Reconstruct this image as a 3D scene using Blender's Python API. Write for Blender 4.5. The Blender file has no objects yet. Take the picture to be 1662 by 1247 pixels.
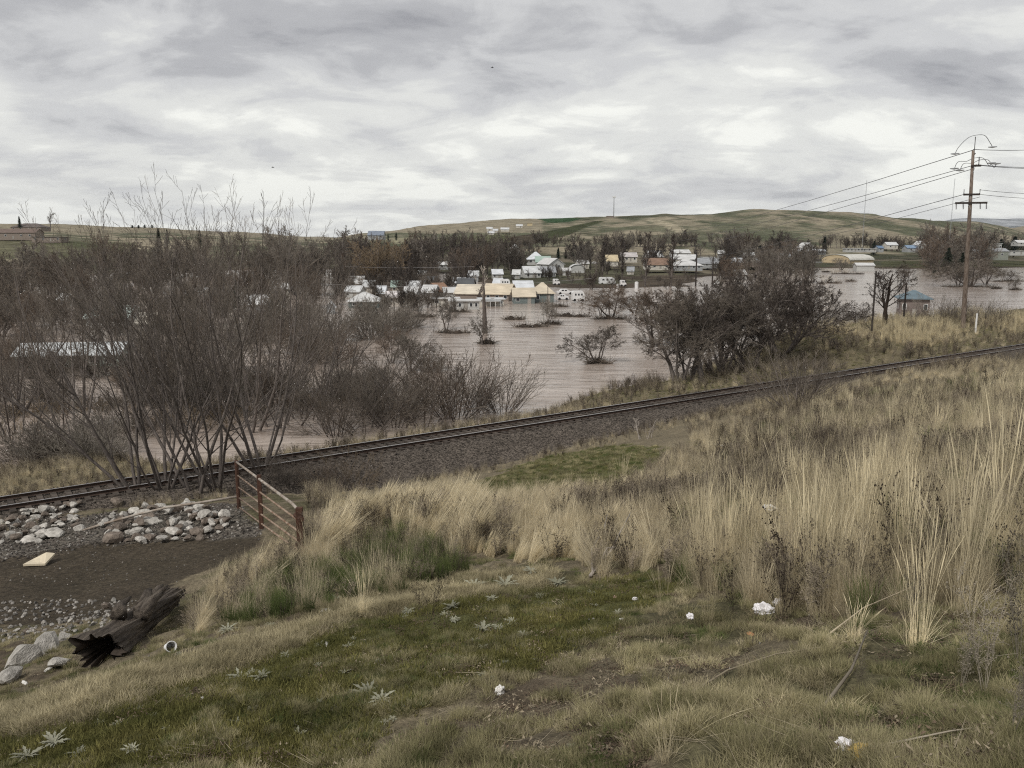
import bpy, bmesh, math, random
import numpy as np
from mathutils import Vector, Matrix, Euler
from mathutils import noise as mnoise
R = math.radians
SC = bpy.context.scene
C = SC.collection
random.seed(11)
RNG = np.random.default_rng(11)

# ------------------------------------------------------------ camera
F = 1345.0; CX = 831.0; CY = 623.5; PITCH = R(9.8)
cam_d = bpy.data.cameras.new('camera'); cam = bpy.data.objects.new('camera', cam_d); C.objects.link(cam)
cam_d.sensor_width = 36.0; cam_d.lens = 36.0 * F / 1662.0
cam_d.clip_start = 0.1; cam_d.clip_end = 60000
cam.location = (0, 0, 0); cam.rotation_euler = (math.pi/2 - PITCH, 0, 0)
SC.camera = cam

# ------------------------------------------------------------ world: overcast sky
w = bpy.data.worlds.new("World"); SC.world = w; w.use_nodes = True
nt = w.node_tree; N = nt.nodes; L = nt.links
for n in list(N): N.remove(n)
out = N.new('ShaderNodeOutputWorld'); bg = N.new('ShaderNodeBackground')
SUN_EL, SUN_AZ = R(48), R(215)      # azimuth clockwise from +Y
sky = N.new('ShaderNodeTexSky'); sky.sky_type = 'NISHITA'; sky.sun_disc = False
sky.sun_elevation = SUN_EL; sky.sun_rotation = SUN_AZ
def mth(op, a, b=None, c=None, clamp=False):
    n = N.new('ShaderNodeMath'); n.operation = op; n.use_clamp = clamp
    for k, v in enumerate((a, b, c)):
        if v is None: continue
        if isinstance(v, (int, float)): n.inputs[k].default_value = v
        else: L.new(v, n.inputs[k])
    return n.outputs[0]
tc = N.new('ShaderNodeTexCoord'); sep = N.new('ShaderNodeSeparateXYZ'); L.new(tc.outputs['Generated'], sep.inputs[0])
zz = mth('MAXIMUM', sep.outputs[2], 0.0)
den = mth('ADD', zz, 0.23)
ux = mth('DIVIDE', sep.outputs[0], den); uy = mth('DIVIDE', sep.outputs[1], den)
cmb = N.new('ShaderNodeCombineXYZ'); L.new(ux, cmb.inputs[0]); L.new(uy, cmb.inputs[1])
def noise(scale, detail, rough, off, sx=1.0, sy=1.0, dist=0.0):
    mp = N.new('ShaderNodeMapping'); mp.inputs['Location'].default_value = (off, off*0.7, 0); mp.inputs['Scale'].default_value = (sx, sy, 1)
    mp.inputs['Rotation'].default_value = (0, 0, 0.12)
    L.new(cmb.outputs[0], mp.inputs[0])
    n = N.new('ShaderNodeTexNoise'); n.inputs['Scale'].default_value = scale; n.inputs['Detail'].default_value = detail
    n.inputs['Roughness'].default_value = rough; n.inputs['Distortion'].default_value = dist
    L.new(mp.outputs[0], n.inputs['Vector']); return n.outputs['Fac']
n1 = noise(1.0, 8, 0.55, 7.3, 0.9, 1.0, 0.5)
n2 = noise(3.2, 9, 0.60, 2.1, 0.85, 1.05, 0.5)
n3 = noise(0.16, 3, 0.5, 4.7)
m = mth('ADD', mth('MULTIPLY', n1, 0.58), mth('ADD', mth('MULTIPLY', n2, 0.27), mth('MULTIPLY', n3, 0.15)))
# brighter low in the sky, where the cloud sheet thins
low = mth('MULTIPLY', mth('SUBTRACT', 1.0, mth('MULTIPLY', zz, 3.6, clamp=True), clamp=True), 0.112)
vlow = mth('MULTIPLY', mth('SUBTRACT', 1.0, mth('MULTIPLY', zz, 30.0, clamp=True), clamp=True), -0.035)
m = mth('ADD', mth('ADD', m, low), vlow)
ramp = N.new('ShaderNodeValToRGB'); cr = ramp.color_ramp; cr.interpolation = 'EASE'
stops = [(0.41, (0.205,0.205,0.216)), (0.475, (0.295,0.295,0.302)), (0.53, (0.395,0.395,0.395)), (0.585, (0.485,0.485,0.467)), (0.64, (0.605,0.605,0.568))]
cr.elements[0].position = stops[0][0]; cr.elements[0].color = (*stops[0][1], 1)
cr.elements[1].position = stops[-1][0]; cr.elements[1].color = (*stops[-1][1], 1)
for p_, c_ in stops[1:-1]:
    e = cr.elements.new(p_); e.color = (*c_, 1)
L.new(m, ramp.inputs[0])
skm = N.new('ShaderNodeMix'); skm.data_type = 'RGBA'; skm.blend_type = 'MULTIPLY'; skm.inputs[0].default_value = 1.0
L.new(sky.outputs[0], skm.inputs[6]); skm.inputs[7].default_value = (0.1, 0.1, 0.1, 1)     # the clear sky behind, strength 0.1
mix = N.new('ShaderNodeMix'); mix.data_type = 'RGBA'; mix.inputs[0].default_value = 0.97   # cloud cover
L.new(skm.outputs[2], mix.inputs[6]); L.new(ramp.outputs[0], mix.inputs[7])
L.new(mix.outputs[2], bg.inputs[0]); bg.inputs[1].default_value = 1.0
L.new(bg.outputs[0], out.inputs[0])

# ------------------------------------------------------------ sun through cloud, exposure
sd = bpy.data.lights.new('sun', 'SUN'); sd.energy = 1.5; sd.angle = R(10); sd.color = (1.0, 0.96, 0.90)
so = bpy.data.objects.new('sun', sd); C.objects.link(so)
sdir = Vector((math.sin(SUN_AZ)*math.cos(SUN_EL), math.cos(SUN_AZ)*math.cos(SUN_EL), math.sin(SUN_EL)))
so.rotation_euler = sdir.to_track_quat('Z', 'Y').to_euler()
SC.view_settings.view_transform = 'Standard'; SC.view_settings.look = 'None'
SC.view_settings.exposure = 0.70; SC.view_settings.gamma = 1.0; SC.view_settings.use_curve_mapping = False
SC.render.engine = 'CYCLES'
SC.cycles.use_denoising = False
SC.cycles.filter_width = 1.15
SC.cycles.max_bounces = 4; SC.cycles.diffuse_bounces = 2; SC.cycles.glossy_bounces = 2; SC.cycles.transmission_bounces = 2
SC.cycles.transparent_max_bounces = 4

# ------------------------------------------------------------ camera geometry helpers (photo pixel -> place)
SP, CP = math.sin(PITCH), math.cos(PITCH)
def ray(x, y):
    dx = (x - CX)/F; dy = (y - CY)/F
    return np.array([dx, CP - dy*SP, -SP - dy*CP])
def P(x, y, z=None, Y=None):
    d = ray(x, y)
    k = z/d[2] if z is not None else Y/d[1]
    return d*k
def proj(X, Y, Z):
    X = np.asarray(X, float); Y = np.asarray(Y, float); Z = np.asarray(Z, float)
    zc = Y*CP - Z*SP; yc = Y*SP + Z*CP
    zc = np.where(zc > 0.05, zc, 0.05)
    return CX + F*X/zc, CY - F*yc/zc
def sstep(a, b, x):
    t = np.clip((np.asarray(x, float)-a)/(b-a), 0, 1); return t*t*(3-2*t)

# value noise, vectorised
_tab = np.random.default_rng(5).random((257, 257))
def vnoise(x, y):
    x = np.asarray(x, float); y = np.asarray(y, float)
    xi = np.floor(x).astype(int); yi = np.floor(y).astype(int); fx = x-xi; fy = y-yi
    fx = fx*fx*(3-2*fx); fy = fy*fy*(3-2*fy); xi &= 255; yi &= 255
    a = _tab[xi, yi]; b = _tab[xi+1, yi]; c = _tab[xi, yi+1]; d = _tab[xi+1, yi+1]
    return (a*(1-fx)+b*fx)*(1-fy) + (c*(1-fx)+d*fx)*fy
def fbm(x, y, o=4, g=0.5):
    s = 0; a = 1; t = 0
    for k in range(o):
        s = s + a*vnoise(x*2**k+13.7*k, y*2**k+7.1*k); t += a; a *= g
    return s/t
def inpoly(px, py, poly):
    px = np.asarray(px); py = np.asarray(py); r = np.zeros(px.shape, bool); n = len(poly)
    for i in range(n):
        x1, y1 = poly[i]; x2, y2 = poly[(i+1) % n]
        if y1 == y2: continue
        c = ((y1 > py) != (y2 > py)) & (px < (x2-x1)*(py-y1)/(y2-y1)+x1)
        r ^= c
    return r

# ------------------------------------------------------------ object helpers
def props(o, label=None, cat=None, group=None, kind=None):
    if label: o['label'] = label
    if cat: o['category'] = cat
    if group: o['group'] = group
    if kind: o['kind'] = kind
    return o
def thing(name, label, cat, loc=(0,0,0), rotz=0.0, group=None):
    o = bpy.data.objects.new(name, None); C.objects.link(o); o.empty_display_size = 0.1
    o.location = loc; o.rotation_euler = (0, 0, rotz)
    return props(o, label, cat, group)
def mesh_np(name, verts, faces, mats, smooth=False):
    me = bpy.data.meshes.new(name)
    verts = np.asarray(verts, np.float32); 
    if isinstance(faces, np.ndarray):
        k = faces.shape[1]; nf = len(faces)
        me.vertices.add(len(verts)); me.vertices.foreach_set('co', verts.ravel())
        me.loops.add(nf*k); me.loops.foreach_set('vertex_index', faces.astype(np.int32).ravel())
        me.polygons.add(nf); me.polygons.foreach_set('loop_start', np.arange(0, nf*k, k, dtype=np.int32))
        me.polygons.foreach_set('loop_total', np.full(nf, k, np.int32))
        me.update(calc_edges=True)
    else:
        me.from_pydata([tuple(map(float, v)) for v in verts], [], faces); me.update()
    if not isinstance(mats, (list, tuple)): mats = [mats]
    for m_ in mats: me.materials.append(m_)
    if smooth: me.polygons.foreach_set('use_smooth', np.ones(len(me.polygons), bool))
    return me
def link(name, me, parent=None, loc=(0,0,0), rot=(0,0,0), scale=(1,1,1)):
    o = bpy.data.objects.new(name, me); C.objects.link(o)
    o.location = loc; o.rotation_euler = rot; o.scale = scale
    if parent is not None: o.parent = parent
    return o
class MB:
    "mesh buffer of boxes, tubes and quads"
    def __init__(s): s.v = []; s.f = []
    def box(s, c, d, rz=0.0, M=None):
        b = len(s.v); ca, sa = math.cos(rz), math.sin(rz)
        for z in (-.5, .5):
            for x, y in ((-.5,-.5), (.5,-.5), (.5,.5), (-.5,.5)):
                x_, y_ = x*d[0], y*d[1]
                p = Vector((c[0]+x_*ca-y_*sa, c[1]+x_*sa+y_*ca, c[2]+z*d[2]))
                s.v.append(M @ p if M else p)
        s.f += [(b,b+3,b+2,b+1),(b+4,b+5,b+6,b+7)] + [(b+i,b+(i+1)%4,b+4+(i+1)%4,b+4+i) for i in range(4)]
        return s
    def tube(s, pts, rad, k=8, cap=True):
        pts = [Vector(p) for p in pts]; n = len(pts)
        rad = list(rad) if hasattr(rad, '__len__') else [rad]*n
        b = len(s.v); up = None
        for i in range(n):
            t = (pts[min(i+1, n-1)]-pts[max(i-1, 0)]).normalized()
            if up is None: up = t.orthogonal().normalized()
            up = (up - t*up.dot(t)).normalized(); sd_ = t.cross(up)
            for j in range(k):
                a = 2*math.pi*j/k; s.v.append(pts[i] + (up*math.cos(a)+sd_*math.sin(a))*rad[i])
        for i in range(n-1):
            for j in range(k):
                s.f.append((b+i*k+j, b+i*k+(j+1)%k, b+(i+1)*k+(j+1)%k, b+(i+1)*k+j))
        if cap:
            s.f.append(tuple(b+j for j in reversed(range(k)))); s.f.append(tuple(b+(n-1)*k+j for j in range(k)))
        return s
    def face(s, *ps):
        b = len(s.v); s.v += [Vector(p) for p in ps]; s.f.append(tuple(range(b, b+len(ps)))); return s
    def mesh(s, name, m_, smooth=False):
        me = bpy.data.meshes.new(name); me.from_pydata(s.v, [], s.f); me.update()
        me.materials.append(m_)
        if smooth: me.polygons.foreach_set('use_smooth', np.ones(len(me.polygons), bool))
        return me
    def build(s, name, m_, parent=None, smooth=False, **k): return link(name, s.mesh(name, m_, smooth), parent, **k)
def copy_tree(o, parent=None):
    c = o.copy(); C.objects.link(c); c.parent = parent
    for ch in list(o.children): copy_tree(ch, c)
    return c

# ------------------------------------------------------------ materials
def mat(name, col, rough=0.9, var=0.25, scale=3.0, bump=0.0, bscale=None, col2=None, rnd=0.0, spec=0.25, world=False, metal=0.0, detail=4, trans=0.0, stretch=None):
    m_ = bpy.data.materials.new(name); m_.use_nodes = True; t = m_.node_tree; n_ = t.nodes; l_ = t.links
    bs = n_['Principled BSDF']; bs.inputs['Roughness'].default_value = rough; bs.inputs['Metallic'].default_value = metal
    bs.inputs['Specular IOR Level'].default_value = spec
    if world:
        g = n_.new('ShaderNodeNewGeometry'); co = g.outputs['Position']
    else:
        g = n_.new('ShaderNodeTexCoord'); co = g.outputs['Object']
    if stretch:
        mp_ = n_.new('ShaderNodeMapping'); mp_.inputs['Scale'].default_value = stretch; l_.new(co, mp_.inputs[0]); co = mp_.outputs[0]
    nz = n_.new('ShaderNodeTexNoise'); nz.inputs['Scale'].default_value = scale; nz.inputs['Detail'].default_value = detail; l_.new(co, nz.inputs['Vector'])
    rp = n_.new('ShaderNodeValToRGB'); a, b = rp.color_ramp.elements
    c2 = col2 if col2 else tuple(c*(1+var) for c in col)
    c1 = col if col2 else tuple(c*(1-var) for c in col)
    a.position = 0.34; a.color = (*c1, 1); b.position = 0.66; b.color = (*c2, 1)
    l_.new(nz.outputs['Fac'], rp.inputs[0]); cur = rp.outputs[0]
    if rnd:
        oi = n_.new('ShaderNodeObjectInfo'); hs = n_.new('ShaderNodeHueSaturation')
        mr = n_.new('ShaderNodeMapRange'); mr.inputs['To Min'].default_value = 1-rnd; mr.inputs['To Max'].default_value = 1+rnd
        l_.new(oi.outputs['Random'], mr.inputs[0]); l_.new(mr.outputs[0], hs.inputs['Value']); l_.new(cur, hs.inputs['Color']); cur = hs.outputs[0]
    l_.new(cur, bs.inputs['Base Color'])
    if trans:
        tr = n_.new('ShaderNodeBsdfTranslucent'); l_.new(cur, tr.inputs[0]); mx = n_.new('ShaderNodeMixShader'); mx.inputs[0].default_value = trans
        l_.new(bs.outputs[0], mx.inputs[1]); l_.new(tr.outputs[0], mx.inputs[2]); l_.new(mx.outputs[0], n_['Material Output'].inputs[0])
    if bump:
        n2_ = n_.new('ShaderNodeTexNoise'); n2_.inputs['Scale'].default_value = bscale or scale*4; n2_.inputs['Detail'].default_value = 5; l_.new(co, n2_.inputs['Vector'])
        bp = n_.new('ShaderNodeBump'); bp.inputs['Strength'].default_value = min(1, bump); bp.inputs['Distance'].default_value = 0.03 if bump <= 1 else 0.03*bump
        l_.new(n2_.outputs['Fac'], bp.inputs['Height']); l_.new(bp.outputs[0], bs.inputs['Normal'])
    return m_
# ------------------------------------------------------------ near ground: control points (photo x, photo y, height under the eye)
CTRL = [(0,1247,-3.5),(400,1247,-2.9),(831,1247,-2.3),(1250,1247,-1.95),(1662,1247,-1.7),
 (0,1165,-3.9),(200,1110,-3.8),(400,1030,-3.9),(600,960,-4.1),(831,925,-4.4),(1000,905,-4.4),(1200,870,-4.0),(1400,820,-3.6),(1662,760,-3.0),
 (400,1140,-3.2),(831,1100,-2.9),(1250,1100,-2.4),(1600,1050,-2.1),(831,1000,-3.5),(1250,970,-3.0),(1550,950,-2.5),
 (100,1130,-4.7),(200,1060,-5.2),(60,1080,-5.3),(0,1040,-6.2),(200,1000,-6.8),(0,990,-7.4),(300,960,-7.0),(400,900,-7.5),(200,930,-7.7),
 (0,900,-7.9),(200,885,-7.9),(350,870,-7.8),(0,870,-8.4),(100,840,-8.9),(0,830,-10.0),(220,815,-9.5),(330,800,-9.8),
 (450,935,-5.6),(560,900,-5.3),(650,900,-4.9),(560,860,-5.7),(650,850,-5.3),(800,860,-5.1),(950,860,-4.9),(488,905,-6.9),(388,825,-7.6),
 (560,800,-10.0),(700,772,-10.6),(620,765,-11.0),(640,805,-8.8),(830,790,-7.6),(900,750,-8.3),(1050,725,-8.2),(1000,790,-6.8),(1100,800,-5.8),(1200,760,-5.8),
 (1200,700,-7.3),(1400,700,-5.5),(1400,650,-7.4),(1600,620,-7.0),(1662,595,-7.0),(1662,680,-4.6),(1300,680,-7.2),(1550,760,-3.8)]
_c = [tuple(P(x, y, z=z)) for x, y, z in CTRL]
_c += [(0,0,-1.65),(-3,0,-2.3),(3,0,-1.1),(-10,0,-4.2),(12,0,0.2),(0,-6,-0.6),(-10,-6,-3),(12,-6,1.2),(20,8,-1.2),(35,25,-3.6),(60,45,-5.6),
       (100,72,-7.5),(-20,6,-6.8),(-25,15,-8.0),(-30,22,-9.0),(-45,5,-8.5),(-60,10,-10.5),(40,0,0.5),(130,60,-6)]
_c = np.array(_c); _n = len(_c)
def _phi(r2): return 0.5*r2*np.log(np.maximum(r2, 1e-9))
_A = np.zeros((_n+3, _n+3)); _d2 = ((_c[:, None, :2]-_c[None, :, :2])**2).sum(-1)
_A[:_n, :_n] = _phi(_d2) + np.eye(_n)*1.5; _A[:_n, _n] = 1; _A[:_n, _n+1:] = _c[:, :2]; _A[_n, :_n] = 1; _A[_n+1:, :_n] = _c[:, :2].T
_W = np.linalg.solve(_A, np.concatenate([_c[:, 2], np.zeros(3)]))
def tps(X, Y):
    X = np.asarray(X, float); sh = X.shape; q = np.stack([X.ravel(), np.asarray(Y, float).ravel()], 1); r = np.empty(len(q))
    for i in range(0, len(q), 20000):
        s = q[i:i+20000]; r[i:i+20000] = _phi(((s[:, None]-_c[None, :, :2])**2).sum(-1)) @ _W[:_n] + _W[_n] + s @ _W[_n+1:]
    return r.reshape(sh)
TN = np.array([-0.7, 1.0])/math.hypot(0.7, 1); TD = np.array([1.0, 0.7])/math.hypot(0.7, 1)
def track_t(X, Y): return (Y-48.6-0.7*X)/1.2207
def track_x(X, Y): return X - track_t(X, Y)*TN[0]
RAILTOP = -10.8
def near_z(X, Y, rough=True):
    X = np.asarray(X, float); Y = np.asarray(Y, float)
    t = track_t(X, Y); xt = track_x(X, Y)
    h = tps(X, Y)
    # low relief of the hillside
    rel = (fbm(X*0.9, Y*0.9, 4)-0.5)*0.22 + (fbm(X*4, Y*4, 3)-0.5)*0.12
    road = sstep(-7.0, -7.5, h)*sstep(-9.2, -8.0, h)*(X < -2)
    rel = rel*(1-0.75*road)
    hill = h + rel
    # ballast profile, near side
    prof_n = np.interp(t, [-9, -6.2, -4.6, -3.4, -1.75, 0], [-11.2, -11.75, -11.9, -11.75, -11.03, -11.02])
    near = prof_n + (hill-prof_n)*sstep(-5.2, -9.5, t)
    bw = sstep(30, 41, xt)
    n_ = (fbm(xt*0.12+9, t*0.15, 3)-0.5)
    far_l = np.interp(t, [0, 1.75, 2.6, 6, 9, 13, 30], [-11.02, -11.03, -11.5, -12.1, -13.6, -16.4, -18]) + n_*sstep(2.5, 6, t)*0.9
    far_r = np.interp(t, [0, 1.75, 2.8, 4.2, 7.5, 11, 15.5, 19, 30, 40], [-11.02, -11.03, -11.4, -11.3, -10.2, -9.8, -9.65, -10.4, -16.6, -18]) + n_*sstep(4, 8, t)*0.9
    far_w = np.interp(t, [0, 1.75, 2.6, 7, 14, 22, 29, 38], [-11.02, -11.03, -11.5, -12.2, -13.4, -15.0, -16.4, -18]) + n_*sstep(2.5, 6, t)*1.1
    far_l = far_l + (far_w-far_l)*sstep(-9, -17, xt)
    far_m = np.interp(t, [0, 1.75, 2.6, 8, 12, 15, 19, 30], [-11.02, -11.03, -11.35, -11.9, -12.3, -13.2, -16.4, -18]) + n_*sstep(2.5, 6, t)*0.9
    far_l = far_l + (far_m-far_l)*sstep(3, 18, xt)
    far = far_l + (far_r-far_l)*bw
    far = far + rel*sstep(2.5, 5, t)*0.8
    z = np.where(t > 0, far, near)
    return np.maximum(z, -18.0)
def ground_px(x, y, ymax=130.0):
    d = ray(x, y); ks = np.concatenate([np.arange(1.2, 30, 0.06), np.arange(30, ymax, 0.25)])
    p = d[None]*ks[:, None]/d[1]
    g = near_z(p[:, 0], p[:, 1]); b = np.nonzero(p[:, 2] <= g)[0]
    if len(b) == 0: return None
    q = p[b[0]]; return np.array([q[0], q[1], float(near_z(q[0], q[1]))])

def axis(lo, hi, c, d0, g):
    a = [c]; d = d0
    while a[-1] < hi: a.append(a[-1]+d); d = min(d*g, 1.0)
    b = [c]; d = d0
    while b[-1] > lo: b.append(b[-1]-d); d = min(d*g, 1.0)
    return np.array(sorted(set(b+a)))
gx = axis(-62, 132, -1, 0.09, 1.0125); gy = axis(-8, 136, 6, 0.07, 1.012)
GX, GY = np.meshgrid(gx, gy); GZ = near_z(GX, GY)
nx, ny = len(gx), len(gy)
ii = np.arange(nx*ny).reshape(ny, nx)
fc = np.stack([ii[:-1, :-1].ravel(), ii[:-1, 1:].ravel(), ii[1:, 1:].ravel(), ii[1:, :-1].ravel()], 1)
vs = np.stack([GX.ravel(), GY.ravel(), GZ.ravel()], 1)

POLY_ROAD = [(-200,905),(0,905),(150,888),(300,880),(425,872),(400,900),(340,930),(300,950),(280,975),(200,1000),(100,1012),(0,1018),(-200,1030)]
POLY_GRAV = [(-200,875),(0,850),(130,835),(390,818),(430,872),(150,892),(0,915),(-200,925)]
POLY_MOSS = [(150,1160),(400,1085),(560,1015),(760,970),(900,950),(1060,925),(1110,960),(1000,1015),(900,1065),(760,1120),(640,1185),(560,1260),(-100,1260),(-50,1215)]
POLY_FLAT = [(740,800),(820,765),(900,738),(1000,722),(1085,730),(1065,765),(960,795),(850,815)]
def covers(X, Y, Z):
    px, py = proj(X, Y, Z)
    jx = (fbm(X*1.3, Y*1.3, 3)-0.5)*60; jy = (fbm(X*1.3+40, Y*1.3, 3)-0.5)*40
    sc_ = np.clip(12.0/np.maximum(Y, 3), 0.25, 1.5)
    qx, qy = px+jx*sc_, py+jy*sc_
    ok = Y > 1.5
    return dict(px=px, py=py, road=inpoly(qx, qy, POLY_ROAD) & ok, grav=inpoly(qx, qy, POLY_GRAV) & ok, moss=(inpoly(qx, qy, POLY_MOSS) & ok), flat=inpoly(qx, qy, POLY_FLAT) & ok)
cv = covers(vs[:, 0], vs[:, 1], vs[:, 2]); tt = track_t(vs[:, 0], vs[:, 1])
col = np.tile(np.array([0.165, 0.138, 0.092]), (len(vs), 1))
nn = fbm(vs[:, 0]*1.1, vs[:, 1]*1.1, 4)[:, None]
col = col*(0.62+0.75*nn)
def put(mask, c, a=1.0):
    mm = (mask.astype(float)*a)[:, None]; col[:] = col*(1-mm) + np.array(c)*mm*(0.75+0.5*nn)
put((fbm(vs[:, 0]*1.9+11, vs[:, 1]*1.9, 4) > 0.55) & (vs[:, 1] < 30), (0.082, 0.062, 0.045), 0.7)
put((fbm(vs[:, 0]*0.8+30, vs[:, 1]*0.8, 4) > 0.56) & (vs[:, 1] < 30), (0.065, 0.066, 0.028), 0.6)
put(cv['moss'], (0.092, 0.094, 0.034), 0.92)
put(cv['flat'], (0.085, 0.085, 0.030), 0.9)
put(cv['grav'], (0.088, 0.079, 0.068), 0.9)
put(cv['road'], (0.052, 0.042, 0.030), 0.95)
bm_ = sstep(-7.6, -5.2, tt)*sstep(3.6, 2.6, tt)
bm_ = sstep(-9.5, -7.0, tt)*sstep(3.6, 2.6, tt)
put(bm_, (0.078, 0.066, 0.056), 0.95)
put(sstep(-8.5, -6, tt)*sstep(-3.5, -5, tt), (0.070, 0.060, 0.050), 0.6)
put(sstep(3, 5, tt), (0.130, 0.112, 0.068), 0.8)
put((vs[:, 2] < -15.2) & (tt > 3), (0.08, 0.06, 0.045), 0.9)
grv = np.clip(cv['road']*0.3 + cv['grav']*1.0 + bm_, 0, 1)
m = bpy.data.materials.new('ground'); m.use_nodes = True; t = m.node_tree; n_ = t.nodes; l_ = t.links; bs = n_['Principled BSDF']
bs.inputs['Roughness'].default_value = 0.95; bs.inputs['Specular IOR Level'].default_value = 0.15
at = n_.new('ShaderNodeAttribute'); at.attribute_name = 'cover'; ag = n_.new('ShaderNodeAttribute'); ag.attribute_name = 'stony'
ge = n_.new('ShaderNodeNewGeometry')
def nz_(sc, det=4, rough=0.6):
    q = n_.new('ShaderNodeTexNoise'); q.inputs['Scale'].default_value = sc; q.inputs['Detail'].default_value = det; q.inputs['Roughness'].default_value = rough
    l_.new(ge.outputs['Position'], q.inputs['Vector']); return q.outputs['Fac']
def mr_(v, a, b, c, d):
    q = n_.new('ShaderNodeMapRange'); q.inputs[1].default_value = a; q.inputs[2].default_value = b; q.inputs[3].default_value = c; q.inputs[4].default_value = d; l_.new(v, q.inputs[0]); return q.outputs[0]
def mul_(c, f):
    q = n_.new('ShaderNodeVectorMath'); q.operation = 'SCALE'; l_.new(c, q.inputs[0]); l_.new(f, q.inputs['Scale']); return q.outputs[0]
c0 = mul_(at.outputs['Color'], mr_(nz_(9, 6, 0.7), 0.3, 0.7, 0.55, 1.5)); c0 = mul_(c0, mr_(nz_(60, 3), 0.3, 0.7, 0.7, 1.35))
vo = n_.new('ShaderNodeTexVoronoi'); vo.inputs['Scale'].default_value = 16; l_.new(ge.outputs['Position'], vo.inputs['Vector'])
sp = n_.new('ShaderNodeSeparateColor'); l_.new(vo.outputs['Color'], sp.inputs[0])
stone = mr_(sp.outputs[0], 0.1, 1.0, 0.45, 2.0)
gm = n_.new('ShaderNodeMix'); gm.data_type = 'FLOAT'; l_.new(ag.outputs['Fac'], gm.inputs[0]); gm.inputs[2].default_value = 1.0; l_.new(stone, gm.inputs[3])
c1 = mul_(c0, gm.outputs[0]); l_.new(c1, bs.inputs['Base Color'])
bp = n_.new('ShaderNodeBump'); bp.inputs['Distance'].default_value = 0.05; bp.inputs['Strength'].default_value = 0.8
hb = n_.new('ShaderNodeMath'); hb.operation = 'ADD'; l_.new(nz_(22, 6, 0.7), hb.inputs[0])
h2 = n_.new('ShaderNodeMath'); h2.operation = 'MULTIPLY'; l_.new(vo.outputs['Distance'], h2.inputs[0]); l_.new(ag.outputs['Fac'], h2.inputs[1]); l_.new(h2.outputs[0], hb.inputs[1])
l_.new(hb.outputs[0], bp.inputs['Height']); l_.new(bp.outputs[0], bs.inputs['Normal'])
M_GROUND = m
me = mesh_np('ground', vs, fc, m, smooth=True)
a = me.color_attributes.new('cover', 'FLOAT_COLOR', 'POINT'); a.data.foreach_set('color', np.concatenate([col, np.ones((len(col), 1))], 1).astype(np.float32).ravel())
a = me.attributes.new('stony', 'FLOAT', 'POINT'); a.data.foreach_set('value', grv.astype(np.float32))
props(link('ground', me), 'hillside of moss, dry grass and gravel falling to the railway', kind='structure')

# ------------------------------------------------------------ far terrain: valley floor, bluff and hills
KK = 0.971/1345
def hz(y, Y): return (391.2-y)*KK*Y
COLS = {
 -900:[(90,-18),(300,-17.5),(400,-14),(480,3),(700,10),(1500,30),(4000,50),(9000,40)],
 0:[(90,-18),(350,-17.5),(430,-14),(470,-7),(560,hz(391,560)),(640,hz(384,640)),(800,hz(379,800)),(1600,hz(365,1600)),(2600,25),(9000,20)],
 120:[(90,-18),(350,-17.5),(430,-14),(470,-8),(560,hz(392,560)),(640,hz(386,640)),(800,hz(380,800)),(1600,hz(366,1600)),(2600,25),(9000,20)],
 250:[(90,-18),(400,-17),(520,-13),(600,-5),(700,hz(389,700)),(1000,hz(383,1000)),(2000,hz(371,2000)),(3000,30),(9000,20)],
 400:[(90,-18),(440,-17),(540,-13),(700,-6),(900,hz(389,900)),(1500,hz(386,1500)),(2500,hz(378,2500)),(3500,30),(9000,20)],
 530:[(90,-18),(440,-17),(540,-14),(800,-9),(1200,hz(394,1200)),(2000,hz(389.5,2000)),(3000,hz(387.5,3000)),(5000,hz(386,5000)),(8000,hz(384,8000)),(12000,0)],
 600:[(90,-18),(420,-17),(540,-14),(700,-8),(900,hz(391,900)),(1200,hz(387,1200)),(1700,hz(380.5,1700)),(2200,10),(9000,0)],
 700:[(90,-18),(340,-17),(480,-15),(600,-11),(760,-3),(1000,hz(384,1000)),(1500,hz(368,1500)),(2000,hz(372,2000)),(9000,0)],
 830:[(90,-18),(240,-17),(320,-15.8),(420,-15),(650,-12),(800,-4),(1000,hz(378,1000)),(1500,hz(357,1500)),(2000,30),(9000,0)],
 960:[(90,-18),(230,-17),(300,-15.8),(420,-15),(650,-12),(800,-3),(1000,hz(372,1000)),(1250,hz(354,1250)),(1700,hz(356,1700)),(2500,20),(9000,0)],
 1100:[(90,-18),(230,-17),(330,-15.9),(420,-15),(620,-13.5),(760,-5),(950,hz(376,950)),(1300,hz(348,1300)),(1800,30),(9000,0)],
 1200:[(90,-18),(330,-17),(430,-15.9),(620,-13.5),(750,-7),(930,hz(378,930)),(1350,hz(342,1350)),(1800,36),(9000,0)],
 1280:[(90,-18),(430,-17),(500,-15.7),(680,-12.5),(800,-2),(980,hz(374,980)),(1350,hz(341,1350)),(1800,36),(9000,0)],
 1350:[(90,-18),(470,-17),(500,-15.6),(680,-12.5),(800,-4),(1000,hz(374,1000)),(1350,hz(345,1350)),(1900,36),(9000,0)],
 1450:[(90,-18),(470,-17),(500,-15.6),(700,-12.5),(820,-7),(1000,hz(384,1000)),(1400,hz(353,1400)),(2000,30),(9000,0)],
 1560:[(90,-18),(470,-17),(500,-15.6),(720,-13),(900,-9),(1200,hz(384,1200)),(1600,hz(359,1600)),(2200,30),(5000,30),(9000,0)],
 1662:[(90,-18),(470,-17),(520,-15.6),(750,-13),(1100,-8),(1500,hz(386,1500)),(2500,hz(371,2500)),(4500,hz(364,4500)),(9000,10)],
 2600:[(90,-18),(470,-17),(600,-14),(1000,-4),(1500,8),(2500,45),(5000,110),(9000,60)]}
ck = sorted(COLS)
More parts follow.
